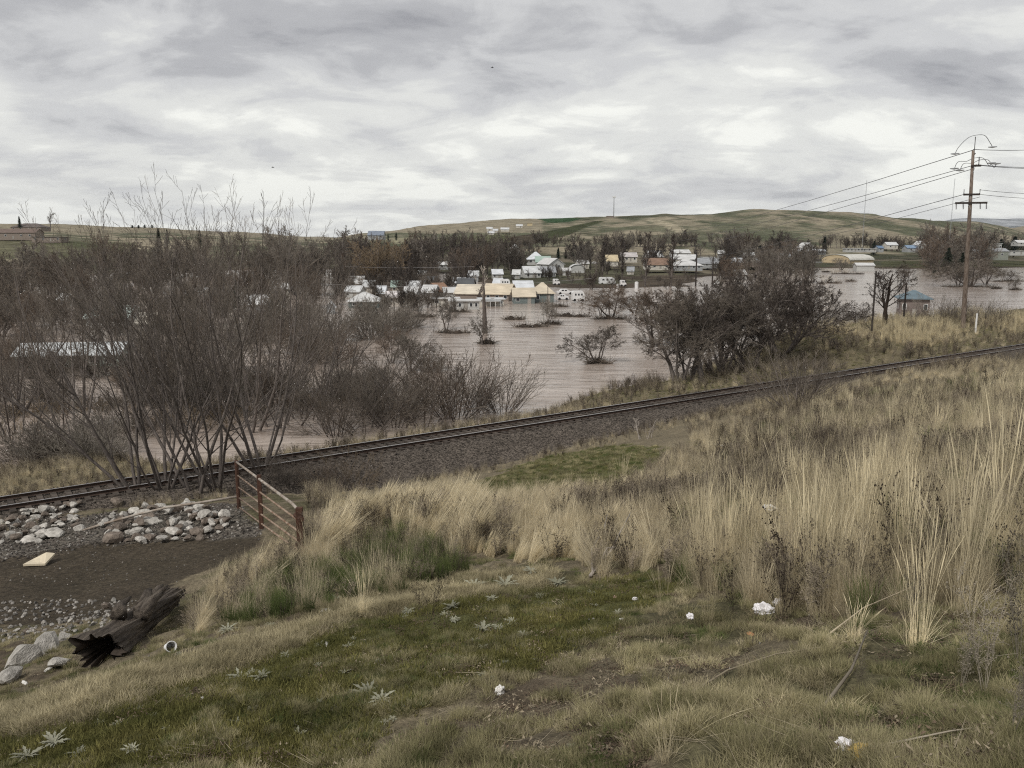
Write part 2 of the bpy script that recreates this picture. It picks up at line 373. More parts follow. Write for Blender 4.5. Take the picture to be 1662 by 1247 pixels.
def far_base(px, Y):
    "height profile by bearing (given as the photo column that looks that way) and distance"
    px = np.asarray(px, float); Y = np.asarray(Y, float)
    zs = np.stack([np.interp(np.log(Y), np.log([a for a, b in COLS[k]]), [b for a, b in COLS[k]]) for k in ck], -1)
    i = np.clip(np.searchsorted(ck, px)-1, 0, len(ck)-2); ca = np.array(ck, float)
    f = np.clip((px-ca[i])/(ca[i+1]-ca[i]), 0, 1); f = f*f*(3-2*f)*0.6+f*0.4
    z0 = np.take_along_axis(zs, i[..., None], -1)[..., 0]; z1 = np.take_along_axis(zs, i[..., None]+1, -1)[..., 0]
    return z0*(1-f)+z1*f
def far_z(X, Y):
    X = np.asarray(X, float); Y = np.asarray(Y, float)
    px = CX + X/np.maximum(Y, 1)*F/1.0148
    z = far_base(px, Y)
    up = sstep(-12, 15, z)
    g = 1-np.abs(2*fbm(X*0.0065+3, Y*0.0028+1, 5, 0.5)-1)
    z = z + up*(g-0.75)*9*np.clip(Y/1300, 0.3, 1.6)*(Y < 6000)*sstep(560, 760, Y) + (fbm(X*0.03, Y*0.03, 3)-0.5)*np.where(z > -17.2, 1.3, 0.0)
    return z
Ys = np.concatenate([np.linspace(95, 300, 40), np.geomspace(306, 2600, 330), np.geomspace(2700, 12000, 25)])
pxs = np.linspace(-900, 2600, 620)
PX, YY = np.meshgrid(pxs, Ys); XX = (PX-CX)/F*1.0148*YY; ZZ = far_z(XX, YY)
nx, ny = len(pxs), len(Ys); ii = np.arange(nx*ny).reshape(ny, nx)
fc = np.stack([ii[:-1, :-1].ravel(), ii[:-1, 1:].ravel(), ii[1:, 1:].ravel(), ii[1:, :-1].ravel()], 1)
vs = np.stack([XX.ravel(), YY.ravel(), ZZ.ravel()], 1)
qx, qy = proj(vs[:, 0], vs[:, 1], vs[:, 2])
X_, Y_, Z_ = vs[:, 0], vs[:, 1], vs[:, 2]
tan_ = np.array([0.250, 0.218, 0.158]); grn = np.array([0.100, 0.104, 0.066]); dgr = np.array([0.062, 0.070, 0.040])
n1_ = fbm(X_*0.012+5, Y_*0.0065+2, 5, 0.6); n2_ = fbm(X_*0.035+5, Y_*0.02, 4, 0.65)
gr_ = sstep(0.43, 0.56, n1_*0.62+n2_*0.38)
# gullies carry brush green, deepened to paint in their shading; spurs are bare
gully = 1-np.abs(2*fbm(X_*0.0065+3, Y_*0.0028+1, 5, 0.5)-1)
gr_ = np.clip(gr_ + (0.80-gully)*1.7*(Y_ < 1700), 0, 1)
smooth_hill = ((qx < 880) & (qy < 378)) | (Y_ > 1700)
gr_ = np.where(smooth_hill, gr_*0.15, gr_)
col = tan_[None]*(1-gr_[:, None]) + grn[None]*gr_[:, None]
dk = sstep(0.55, 0.68, n2_)*(Z_ > -10)*(~smooth_hill); col = col*(1-0.55*dk[:, None]) + dgr*0.55*dk[:, None]
def pp(poly, c, a=1.0):
    mk = inpoly(qx, qy, poly); col[mk] = col[mk]*(1-a) + np.array(c)*a
pp([(872,355),(905,353),(950,354.6),(925,360),(900,362.5),(890,362)], (0.030, 0.062, 0.026))
pp([(880,378),(925,368),(965,359),(985,358),(955,368),(925,381),(880,393),(850,392),(830,388)], (0.046, 0.052, 0.024))
pp([(820,386),(870,379),(880,392),(850,402),(820,400)], (0.060, 0.048, 0.033))
pp([(1000,352.5),(1050,348),(1180,344.5),(1180,347),(1060,352.5),(1000,355)], (0.05, 0.055, 0.03), 0.8)
pp([(700,388),(830,380),(830,396),(740,404),(690,402)], (0.090, 0.098, 0.045), 0.7)
pp([(630,387),(700,384),(700,394),(640,396)], (0.26, 0.24, 0.16), 0.8)
pp([(-900,391),(110,391),(220,394),(230,420),(-900,420)], (0.080, 0.083, 0.045), 0.75)
pp([(1430,424),(1662,424),(2000,424),(2000,437),(1430,437)], (0.115, 0.118, 0.06), 0.8)
pp([(940,434),(1130,434),(1130,462),(940,462)], (0.125, 0.128, 0.075), 0.5)
pp([(1056,354),(1090,362),(1104,372),(1112,384),(1130,398),(1118,396),(1098,378),(1075,366),(1050,358)], (0.34, 0.30, 0.215), 0.85)
pp([(1085,362),(1105,374),(1118,376),(1100,366)], (0.33, 0.29, 0.21), 0.7)
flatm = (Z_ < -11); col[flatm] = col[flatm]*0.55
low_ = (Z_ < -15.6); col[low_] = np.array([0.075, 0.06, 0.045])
m = mat('hill_land', (0.5, 0.5, 0.5), 0.97, 0.0, 0.05, world=True, spec=0.05)
t = m.node_tree; n_ = t.nodes; l_ = t.links; bs = n_['Principled BSDF']
for lk in list(bs.inputs['Base Color'].links): l_.remove(lk)
at = n_.new('ShaderNodeAttribute'); at.attribute_name = 'cover'; ge = n_.new('ShaderNodeNewGeometry')
c0 = mul_(at.outputs['Color'], mr_(nz_(0.05, 9, 0.75), 0.34, 0.66, 0.5, 1.5)); c0 = mul_(c0, mr_(nz_(0.5, 5, 0.7), 0.3, 0.7, 0.62, 1.38))
l_.new(c0, bs.inputs['Base Color'])
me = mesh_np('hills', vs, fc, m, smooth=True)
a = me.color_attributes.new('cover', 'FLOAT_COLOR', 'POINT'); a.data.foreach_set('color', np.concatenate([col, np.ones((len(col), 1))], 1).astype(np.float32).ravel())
props(link('hills', me), 'valley floor with bluff and rolling tan and green hills', kind='structure')

# far snow-streaked mountains
mx = np.linspace(-1500, 3600, 500); vs = []; 
base_y = np.interp(mx, [-1500, -200, 300, 480, 540, 600, 1300, 1500, 1540, 1600, 1640, 1662, 1800, 2200, 3600], [392, 390, 388, 385, 385.5, 389, 380, 360, 355.5, 357, 357, 355, 352, 354, 360])
prof = base_y + (fbm(mx*0.03, mx*0+3, 5)-0.5)*7
rows = []
for k, (Yk, fz) in enumerate([(14000, 0.0), (14800, 0.5), (15500, 0.82), (16000, 1.0), (17500, 0.3)]):
    for x, y in zip(mx, prof):
        z = hz(y, 16000)*fz if fz > 0 else -60
        z += (vnoise(x*0.06+k*9, k*3.3)-0.5)*60*(0 < fz < 1)
        rows.append(((x-CX)/F*1.0148*Yk, Yk, z))
nx = len(mx); ii = np.arange(5*nx).reshape(5, nx)
fc = np.stack([ii[:-1, :-1].ravel(), ii[:-1, 1:].ravel(), ii[1:, 1:].ravel(), ii[1:, :-1].ravel()], 1)
props(link('mountains', mesh_np('mountains', rows, fc, mat('mountain_forest_and_snow', (0.045, 0.052, 0.045), 0.9, 0, 0.0022, col2=(0.42, 0.43, 0.44), world=True, spec=0.05), smooth=True)), 'distant blue mountains with snow streaks', kind='structure')

# ------------------------------------------------------------ flood water
m = bpy.data.materials.new('muddy_water'); m.use_nodes = True; t = m.node_tree; n_ = t.nodes; l_ = t.links; bs = n_['Principled BSDF']
bs.inputs['Roughness'].default_value = 0.07; bs.inputs['IOR'].default_value = 1.33; bs.inputs['Specular IOR Level'].default_value = 0.5
ge = n_.new('ShaderNodeNewGeometry'); mp_ = n_.new('ShaderNodeMapping'); mp_.inputs['Rotation'].default_value = (0, 0, R(-8)); mp_.inputs['Scale'].default_value = (0.16, 0.55, 1); l_.new(ge.outputs['Position'], mp_.inputs[0])
def wn(sc, det, rough=0.6, dist=0.0):
    q = n_.new('ShaderNodeTexNoise'); q.inputs['Scale'].default_value = sc; q.inputs['Detail'].default_value = det; q.inputs['Roughness'].default_value = rough; q.inputs['Distortion'].default_value = dist
    l_.new(mp_.outputs[0], q.inputs['Vector']); return q.outputs['Fac']
rp = n_.new('ShaderNodeValToRGB'); rp.color_ramp.elements[0].position = 0.36; rp.color_ramp.elements[0].color = (0.30, 0.242, 0.200, 1); rp.color_ramp.elements[1].position = 0.64; rp.color_ramp.elements[1].color = (0.47, 0.40, 0.345, 1)
l_.new(wn(0.35, 6, 0.6, 0.6), rp.inputs[0]); l_.new(rp.outputs[0], bs.inputs['Base Color'])
b1 = n_.new('ShaderNodeBump'); b1.inputs['Distance'].default_value = 0.32; b1.inputs['Strength'].default_value = 0.38; l_.new(wn(2.2, 6, 0.62, 0.8), b1.inputs['Height'])
b2 = n_.new('ShaderNodeBump'); b2.inputs['Distance'].default_value = 1.0; b2.inputs['Strength'].default_value = 0.35; l_.new(wn(0.45, 3, 0.5, 1.2), b2.inputs['Height']); l_.new(b2.outputs[0], b1.inputs['Normal'])
l_.new(b1.outputs[0], bs.inputs['Normal'])
WZ = -16.0
wx = np.linspace(-900, 1100, 60); wy = np.linspace(30, 720, 40); WXX, WYY = np.meshgrid(wx, wy)
ii = np.arange(2400).reshape(40, 60); fc = np.stack([ii[:-1, :-1].ravel(), ii[:-1, 1:].ravel(), ii[1:, 1:].ravel(), ii[1:, :-1].ravel()], 1)
props(link('water', mesh_np('water', np.stack([WXX.ravel(), WYY.ravel(), np.full(2400, WZ)], 1), fc, m)), 'muddy brown flood water over the valley floor', kind='structure')
# ------------------------------------------------------------ railway
LBL = 'single railway line of rusty rails on dark ties crossing the slope'
trk = thing('railway_track', LBL, 'railway track', (0, 48.6, RAILTOP), math.atan2(0.7, 1))
M_RAIL = mat('rail_steel', (0.050,0.033,0.025), 0.75, 0.3, 6, spec=0.3); M_RTOP = mat('rail_polished', (0.62,0.60,0.58), 0.34, 0.1, 3, metal=0.85)
M_TIE = mat('creosoted_wood', (0.075,0.062,0.052), 0.95, 0.35, 5, bump=0.4, rnd=0.35)
for s_ in (-1, 1):
    prof = [(-.075,-.17),(.075,-.17),(.075,-.155),(.012,-.13),(.012,-.045),(.036,-.035),(.036,0),(-.036,0),(-.036,-.035),(-.012,-.045),(-.012,-.13),(-.075,-.155)]
    v = []; f = []
    xs_ = np.linspace(-62, 125, 40)
    for x_ in xs_:
        for (a_, b_) in prof: v.append((x_, s_*0.75+a_, b_))
    k = len(prof)
    for i in range(len(xs_)-1):
        for j in range(k): f.append((i*k+j, i*k+(j+1) % k, (i+1)*k+(j+1) % k, (i+1)*k+j))
    me = mesh_np('rail', v, f, [M_RAIL, M_RTOP]); 
    mi = np.array([1 if (q % k) == 6 else 0 for q in range(len(f))], np.int32); me.polygons.foreach_set('material_index', mi)
    link('rail', me, trk)
tme = MB().box((0,0,0), (0.23, 2.6, 0.20)).mesh('tie', M_TIE)
_dist = np.arange(-50, 112, 0.56)
for x_ in _dist: link('tie', tme, trk, (x_+random.uniform(-.03,.03), random.uniform(-.05,.05), -0.17-0.075), (0,0,random.uniform(-.02,.02)))

# ------------------------------------------------------------ houses and sheds
M_GLASS = mat('dark_window_glass', (0.03,0.035,0.04), 0.15, 0.1, 1, spec=0.6)
M_TRIM = mat('white_trim', (0.72,0.72,0.70), 0.7, 0.05, 2); M_DOOR = mat('door_paint', (0.32,0.30,0.27), 0.7, 0.1, 2)
_mc = {}
def cm(kind, c):
    k = (kind, c)
    if k not in _mc:
        if kind == 'roof': _mc[k] = mat('roof_' + '_'.join(str(int(q*100)) for q in c), c, 0.75, 0.16, 0.35, bump=0.5, bscale=6, spec=0.3, stretch=(1,3,1))
        else: _mc[k] = mat('siding_' + '_'.join(str(int(q*100)) for q in c), c, 0.85, 0.12, 0.5, bump=0.5, bscale=9, stretch=(0.3,0.3,6))
    return _mc[k]
WHT=(0.56,0.56,0.55); TANR=(0.56,0.49,0.38); GRY=(0.30,0.31,0.32); DKG=(0.10,0.105,0.11); BRN=(0.22,0.145,0.105); GRNR=(0.34,0.43,0.38); BLU=(0.13,0.175,0.20); LGT=(0.55,0.56,0.56); RED=(0.30,0.11,0.08); SIL=(0.60,0.62,0.64)
WW=(0.46,0.46,0.44); WG=(0.16,0.19,0.185); WT=(0.52,0.42,0.27); WB=(0.24,0.20,0.17); WC=(0.55,0.52,0.46); WGR=(0.33,0.34,0.34)
def house(name, label, cat, x0, x1, yb, ye, yaw, roofc, wallc, roof='gable', z=None, Y=None, depth=None, rise=None, win=3, door=True, chim=False, over=0.4, extra=None, porch=False):
    "x0,x1: photo columns of the front corners; yb, ye: photo rows of base and eaves"
    if z is None and Y is None: z = WZ
    xc = (x0+x1)/2
    p = P(xc, yb, z=z) if Y is None else P(xc, yb, Y=Y)
    Yc = p[1]; W = (x1-x0)/F*Yc*1.0; Hh = max(1.6, (yb-ye)*KK*Yc)
    dp = depth or W*0.6; rise = rise if rise is not None else dp*0.24
    t = thing(name, label, cat, (p[0]-math.sin(R(yaw))*dp*0.5, p[1]+math.cos(R(yaw))*dp*0.5, p[2]-0.8), R(yaw)); hh = Hh+0.8
    wl, rf = cm('wall', wallc), cm('roof', roofc)
    b = MB(); b.box((0,0,hh/2), (W, dp, hh))
    if roof == 'gable':
        for s_ in (-1, 1): b.face((s_*W/2,-dp/2,hh), (s_*W/2,dp/2,hh), (s_*W/2,0,hh+rise))
    if roof == 'gable_front':
        for s_ in (-1, 1): b.face((-W/2,s_*dp/2,hh), (W/2,s_*dp/2,hh), (0,s_*dp/2,hh+rise))
    if roof == 'arch':
        n = 10
        for s_ in (-1, 1): b.face(*[(W/2*math.cos(math.pi*i/n), s_*dp/2, hh+rise*math.sin(math.pi*i/n)) for i in range(n+1)])
    b.build('wall', wl, t)
    r = MB(); o = over; th = 0.14
    def slab(p1, p2, p3, p4):
        a_ = [Vector(q) for q in (p1, p2, p3, p4)]; up = Vector((0,0,th)); i = len(r.v); r.v.extend(a_+[q+up for q in a_])
        r.f.extend([(i,i+1,i+2,i+3), (i+7,i+6,i+5,i+4)] + [(i+k, i+4+k, i+4+(k+1) % 4, i+(k+1) % 4) for k in range(4)])
    if roof == 'gable':
        for s_ in (-1, 1): slab((-W/2-o, s_*(dp/2+o), hh-o*rise/(dp/2)+.02), (W/2+o, s_*(dp/2+o), hh-o*rise/(dp/2)+.02), (W/2+o, 0, hh+rise+.02), (-W/2-o, 0, hh+rise+.02))
    elif roof == 'gable_front':
        for s_ in (-1, 1): slab((s_*(W/2+o), -dp/2-o, hh-o*rise/(W/2)+.02), (s_*(W/2+o), dp/2+o, hh-o*rise/(W/2)+.02), (0, dp/2+o, hh+rise+.02), (0, -dp/2-o, hh+rise+.02))
    elif roof == 'hip':
        q = min(W, dp)*0.45; a_, c_ = W/2+o, dp/2+o; zt = hh+rise
        r.v.extend(Vector(v_) for v_ in [(-a_,-c_,hh), (a_,-c_,hh), (a_,c_,hh), (-a_,c_,hh), (-a_+q+o,0,zt), (a_-q-o,0,zt), (-a_,-c_,hh-.15), (a_,-c_,hh-.15), (a_,c_,hh-.15), (-a_,c_,hh-.15)])
        r.f.extend([(0,1,5,4), (1,2,5), (2,3,4,5), (3,0,4), (6,7,1,0), (7,8,2,1), (8,9,3,2), (9,6,0,3), (9,8,7,6)])
    elif roof == 'arch':
        n = 12; pts = [((W/2+o)*math.cos(math.pi*i/n), hh-.1+(rise+.15)*math.sin(math.pi*i/n)) for i in range(n+1)]
        for i in range(n): slab((pts[i][0], -dp/2-o, pts[i][1]), (pts[i+1][0], -dp/2-o, pts[i+1][1]), (pts[i+1][0], dp/2+o, pts[i+1][1]), (pts[i][0], dp/2+o, pts[i][1]))
    else:
        r.box((0,0,hh+.12), (W+2*o, dp+2*o, .22))
    r.build('roof', rf, t)
    wh = min(1.3, Hh*0.5); ww = min(1.3, W/(win+1)*0.6) if win else 1; zc = 0.8+Hh*0.58
    for i in range(win):
        x_ = -W/2 + W*(i+0.5+0.15*math.sin(i*7+W))/win
        if door and i == win//2 and win > 1:
            MB().box((x_, -dp/2-.03, 0.8+1.0), (0.95, .06, 2.0)).build('door', M_DOOR, t); continue
        q = MB().box((x_, -dp/2-.02, zc), (ww, .08, wh)).build('window', M_TRIM, t)
        MB().box((x_, -dp/2-.07, zc), (ww-.2, .04, wh-.2)).build('pane', M_GLASS, q)
    if win:
        for s_ in (-1, 1):
            q = MB().box((s_*(W/2+.02), dp*0.1, zc), (.08, min(1.2, dp*.3), wh)).build('window', M_TRIM, t)
            MB().box((s_*(W/2+.07), dp*0.1, zc), (.04, min(1.0, dp*.3-.1), wh-.2)).build('pane', M_GLASS, q)
    if chim: MB().box((W*0.2, dp*0.1, hh+rise+0.3), (0.6, 0.6, 1.4)).build('chimney', cm('wall', BRN), t)
    if porch:
        q = MB().box((0,-dp/2-1.1,hh-0.25), (W*0.7,2.2,.12))
        q.build('porch_roof', rf, t)
        for s_ in (-1,-.33,.33,1): MB().tube([(s_*W*.33,-dp/2-2.1,0),(s_*W*.33,-dp/2-2.1,hh-.3)], .07, 5).build('porch_post', M_TRIM, t)
    return t
HOUSES = []     # (reference phrase, x0, x1, yb) used to describe the trees beside them
def H(ref, name, label, cat, x0, x1, yb, ye, yaw, rc, wc, **k):
    HOUSES.append((ref, x0, x1, yb)); return house(name, label, cat, x0, x1, yb, ye, yaw, rc, wc, **k)

# the row standing in the water, centre
H('the green house with tan roofs', 'house', 'green-grey flooded house with bright tan metal roof and white framed windows', 'house', 834, 868, 493, 481, 4, TANR, WG, depth=7, rise=1.9, win=2)
H('the taller green wing', 'house', 'taller green-grey wing with steep tan roof at the water edge', 'house', 867, 899, 491, 476, 4, TANR, WG, roof='hip', depth=9, rise=2.7, win=2)
H('the long tan-roofed house', 'house', 'long grey flooded house with pale tan gable roof behind the pale snag', 'house', 783, 826, 489, 477, -14, (0.58,0.50,0.38), WB, depth=9, rise=2.4, win=3, door=False)
H('the tan-roofed brown shed', 'shed', 'brown open shed with cream roof left of the pale snag', 'shed', 738, 775, 486, 477, -12, (0.60,0.54,0.44), WB, depth=8, rise=2.2, win=0)
H('the white mobile home', 'mobile_home', 'white mobile home with dark bay window and flat roof, standing in the flood', 'mobile home', 731, 778, 503, 489, 6, WHT, WW, roof='flat', depth=4.5, win=5)
H('the covered porch home', 'mobile_home', 'low grey mobile home with long porch roof beside the white one', 'mobile home', 779, 818, 497, 488, 8, LGT, WC, roof='flat', depth=4.5, win=3, porch=True)
H('the second white mobile home', 'mobile_home', 'white mobile home half hidden behind the one with a bay window', 'mobile home', 700, 745, 496, 486, 6, WHT, WC, roof='flat', depth=4.5, win=3)
H('the brown-roofed cottage', 'house', 'small pale cottage with rust brown roof and cream gable', 'house', 712, 732, 482, 474, 40, (0.27,0.165,0.11), WC, depth=7, rise=2.2, win=1)
H('the white-roofed carport', 'carport', 'white peaked carport between brown cottage and cream-roofed shed', 'carport', 722, 742, 484, 480, 10, WHT, WW, depth=6, rise=1.2, win=0)
H('the dark-roofed house', 'house', 'charcoal roofed house behind the cream-roofed shed', 'house', 741, 766, 474, 469, -6, DKG, WGR, depth=8, rise=2.4, win=2)
H('the silver-roofed barn', 'shed', 'shed with light silver roof behind the tan-roofed green house', 'shed', 836, 866, 478, 474, 5, SIL, WGR, depth=10, rise=2.2, win=0)
H('the white roof on the left shore', 'house', 'wide grey house with snow white hip roof among the shore brush', 'house', 566, 614, 500, 490, 6, WHT, WG, roof='hip', depth=10, rise=2.0, win=3)
H('the pale hip-roofed house', 'house', 'pale house with white roof tucked in brown brush', 'house', 566, 590, 468, 460, 8, WHT, WC, depth=9, rise=2.2, win=2)
H('the low white bungalow', 'house', 'low bungalow with dull white roof behind the wide hip roof', 'house', 560, 583, 483, 476, -4, LGT, WW, depth=8, rise=1.5, win=2)
H('the pink-white shed', 'shed', 'narrow shed with pinkish white roof at the flooded lane', 'shed', 627, 652, 493, 488, 5, (0.68,0.64,0.63), WC, depth=7, rise=1.3, win=1)
H('the white-walled cabin', 'house', 'white walled cabin with grey roof behind bare shore trees', 'house', 660, 682, 478, 467, 5, LGT, WW, depth=7, rise=1.8, win=1)
H('the small white-roofed shed', 'shed', 'tiny shed with clean white roof under the dark round tree', 'shed', 708, 727, 437, 430, 0, WHT, WGR, depth=7, rise=1.5, win=1, z=-15)
H('the pale low roof', 'house', 'low house with broken line of pale roof below the dark round tree', 'house', 678, 700, 452, 446, 8, WHT, WC, depth=8, rise=1.6, win=2)
H('the long-roofed house by the snag', 'house', 'house with long light roof and grey gable, seen just behind the snag', 'house', 736, 760, 467, 460, 0, SIL, WGR, depth=8, rise=1.6, win=2)
# farther centre
H('the white-gabled farmhouse', 'house', 'white two-storey farmhouse with pointed gable on the lower hill', 'house', 831, 843, 413, 404, 10, WHT, WW, roof='gable_front', depth=9, rise=3, win=2, Y=560)
H('the grey hip-roofed house', 'house', 'large house with silver grey hip roof and small cupola', 'house', 856, 884, 428, 421, 0, SIL, WW, roof='hip', depth=16, rise=3.6, win=3, Y=420, chim=True)
H('the mint-roofed building', 'house', 'white building with pale mint green metal roof', 'house', 870, 893, 431, 426, 0, GRNR, WW, depth=9, rise=2.6, win=1, Y=400)
H('the white gable house', 'house', 'white house with broad white roof and one black window right of mint roof', 'house', 890, 917, 436, 429, 25, WHT, WW, roof='gable_front', depth=12, rise=2.6, win=1, Y=380, door=False)
H('the grey two-part house', 'house', 'low grey-white house with long porch below the mint roof', 'house', 852, 878, 451, 443, 12, LGT, WW, depth=9, rise=2.6, win=3, z=-15.5)
H('the ranch with white posts', 'house', 'long ranch house with grey roof and white porch posts', 'house', 878, 902, 450, 442, 6, GRY, WW, depth=8, rise=2.2, win=4, z=-15.5, porch=True)
H('the round-topped white shed', 'shed', 'white arched-roof shed in the yard behind the brown hedge', 'shed', 926, 949, 444, 438, 0, WHT, WW, roof='arch', depth=9, rise=2.4, win=0, z=-15.5)
H('the small white garage', 'shed', 'small square white garage beside the arched shed', 'shed', 914, 926, 448, 440, 0, WHT, WW, depth=6, rise=1.2, win=1, z=-15.5)
H('the tan roof house', 'house', 'house with bleached tan roof behind thin dark trees', 'house', 985, 1003, 430, 424, 0, (0.50,0.42,0.28), WC, depth=10, rise=3, win=2, Y=430)
H('the long pink-grey building', 'house', 'long low house with pinkish grey roof between dark trees', 'house', 1008, 1034, 424, 417, 0, (0.48,0.45,0.44), WC, depth=10, rise=2.2, win=4, Y=470)
H('the white barn', 'barn', 'bright white barn with two gables beyond the field', 'barn', 1054, 1077, 424, 417, 12, WHT, WW, depth=10, rise=3.2, win=0, Y=470)
H('the brown-roofed ranch', 'house', 'long ranch house with reddish brown roof facing the green field', 'house', 1050, 1086, 436, 430, 0, BRN, WC, depth=12, rise=3.0, win=4, Y=400)
H('the white ranch', 'house', 'long ranch house with white hip roof right of brown roof', 'house', 1094, 1140, 437, 431, 0, WHT, WGR, roof='hip', depth=12, rise=2.8, win=5, Y=400)
H('the stepped white house', 'house', 'white-roofed house with stepped gables behind the white ranch', 'house', 1090, 1128, 428, 421, -10, WHT, WC, depth=11, rise=2.4, win=4, Y=460)
H('the upper white house', 'house', 'white house highest up at the foot of gully track', 'house', 1094, 1121, 416, 411, 5, WHT, WW, depth=11, rise=2, win=3, Y=520)
H('the grey long house', 'house', 'long house with plain mid grey roof beside the wire poles', 'house', 1134, 1170, 433, 428, 0, GRY, WGR, depth=11, rise=2.6, win=4, Y=430)
H('the white canopy', 'carport', 'flat white canopy on posts above the grey roof', 'carport', 1142, 1161, 423, 419, 0, WHT, WGR, roof='flat', depth=9, win=0, Y=470)
H('the cream trailer', 'mobile_home', 'cream trailer under the grey long roof', 'mobile home', 1145, 1162, 439, 433, 0, WHT, WW, roof='flat', depth=3.5, win=2, z=-15.4)
H('the long silver-roofed row', 'house', 'long row building with silver roof and red wing', 'house', 1188, 1236, 431, 426, -6, SIL, WB, depth=9, rise=2.2, win=6, Y=450)
H('the white box shed', 'shed', 'tiny white box shed with one dark window', 'shed', 1238, 1247, 434, 428, 0, WHT, WW, roof='flat', depth=4, win=1, Y=430, door=False)
# right side
H('the arched warehouse', 'warehouse', 'cream warehouse with arched front and tall door standing in the flood', 'warehouse', 1330, 1381, 431, 422, -57, (0.56,0.55,0.50), WT, roof='arch', depth=26, rise=3.4, win=0, z=WZ)
H('the white metal shed', 'shed', 'white metal shed with shallow gable roof in the flood', 'shed', 1391, 1418, 441, 431, -8, WHT, WW, depth=8, rise=1.2, win=0, z=WZ)
H('the low silver trailer', 'mobile_home', 'pale trailer parked against the arched warehouse', 'mobile home', 1318, 1334, 431, 426, 8, SIL, WW, roof='flat', depth=4, win=2, z=WZ)
H('the far white farmhouse', 'house', 'white farmhouse between two dark pointed conifers', 'house', 1303, 1324, 410, 403, 5, WHT, WW, roof='gable_front', depth=14, rise=4, win=2, Y=640)
H('the low-roofed sheds', 'shed', 'row of low sheds with white roofs under the pointed conifers', 'shed', 1292, 1340, 412, 408, 0, SIL, WGR, depth=8, rise=1.4, win=3, Y=600)
H('the long white trailer row', 'mobile_home', 'very long white roofed trailer beyond the warehouse', 'mobile home', 1373, 1402, 408, 404, 0, WHT, WW, roof='flat', depth=6, win=5, Y=620)
H('the short white trailer', 'mobile_home', 'short white trailer left of the dark round conifer', 'mobile home', 1406, 1422, 408, 405, 0, WHT, WW, roof='flat', depth=5, win=2, Y=610)
H('the blue-roofed shed', 'shed', 'shed with blue roof right of the dark round conifer', 'shed', 1426, 1434, 408, 403, 0, (0.13,0.19,0.28), WGR, depth=8, rise=1.6, win=1, Y=610)
H('the grey cottage', 'house', 'low grey cottage at the edge of the pale field', 'house', 1440, 1457, 403, 398, 0, LGT, WC, depth=9, rise=2.2, win=2, Y=660)
H('the blue tarp house', 'house', 'long house with blue tarp roof beyond the pale field', 'house', 1473, 1490, 408, 403, 0, (0.19,0.26,0.35), WGR, depth=9, rise=2.0, win=2, Y=610)
H('the pointed white house', 'house', 'small white house with pointed roof beside the blue tarp', 'house', 1490, 1503, 405, 398, 0, LGT, WW, roof='gable_front', depth=9, rise=3, win=2, Y=640)
H('the terrace house', 'house', 'two-level white house with dark balcony right of utility pole', 'house', 1608, 1625, 407, 396, 0, WHT, WW, roof='flat', depth=10, win=3, Y=560)
H('the parked white shed', 'shed', 'white open shed with dark bays near the flooded lane', 'shed', 1575, 1606, 417, 410, 0, SIL, WW, depth=9, rise=1.6, win=4, Y=520)
H('the white block house', 'house', 'plain white block house with grey garage door', 'house', 1602, 1612, 416, 406, 0, WHT, WW, roof='flat', depth=8, win=0, Y=515)
H('the grey-green garage', 'shed', 'grey-green garage under the dark spreading conifers', 'shed', 1612, 1636, 420, 408, 0, GRY, (0.22,0.24,0.21), depth=9, rise=1.6, win=1, Y=500)
H('the far right cabin', 'house', 'white cabin glimpsed past the last dark conifer', 'house', 1652, 1668, 398, 394, 0, WHT, WW, depth=9, rise=1.8, win=2, Y=640)
H('the striped white roof', 'mobile_home', 'pair of low white trailers beyond the dark spreading conifers', 'mobile home', 1640, 1672, 413, 408, 0, WHT, WW, roof='flat', depth=6, win=3, Y=540)
# left side, seen through the thicket
H('the pale green long house', 'house', 'long pale green house with white roof seen through the thicket', 'house', 30, 190, 596, 580, 7, (0.58,0.60,0.60), (0.34,0.38,0.34), depth=6, rise=1.1, win=6, z=WZ)
H('the two-tone roof house', 'house', 'house with white and mint roof deep in the thicket', 'house', 140, 205, 530, 518, 5, (0.52,0.60,0.56), WW, depth=9, rise=1.9, win=3, z=WZ)
H('the tan shed in thicket', 'shed', 'cream shed seen between thicket trunks', 'shed', 222, 245, 540, 531, 5, (0.58,0.54,0.46), WC, depth=7, rise=1.6, win=1, z=WZ)
H('the small white cabin', 'house', 'little white roofed cabin behind the leftmost stems', 'house', 93, 106, 498, 491, 0, WHT, WC, depth=7, rise=1.4, win=1, z=WZ)
H('the narrow far roof', 'house', 'house with narrow bright roof behind the thicket, farthest one', 'house', 184, 213, 452, 446, 0, WHT, WB, depth=9, rise=1.4, win=2, z=-15)
H('the grey far roof', 'house', 'grey roofed house between thicket tops', 'house', 300, 330, 492, 482, 6, LGT, WC, depth=9, rise=2, win=2, z=WZ)
H('the white far roof', 'house', 'white roofed house low behind the thicket fan', 'house', 395, 430, 506, 494, 4, WHT, WGR, depth=9, rise=1.8, win=3, z=WZ)
H('the low pale roof', 'house', 'low pale roofed house right behind the tallest thicket stems', 'house', 440, 474, 478, 470, 4, WHT, WC, depth=9, rise=1.6, win=3, z=WZ)
H('the small gabled hut', 'shed', 'tiny hut with white gable in the flooded brush', 'shed', 530, 543, 510, 503, 10, WHT, WGR, roof='gable_front', depth=4, rise=1, win=0, z=WZ)
H('the little flooded hut', 'shed', 'little hut standing alone in water behind thicket stems', 'shed', 448, 461, 511, 505, 10, WHT, WC, roof='gable_front', depth=4, rise=1, win=0, z=WZ)
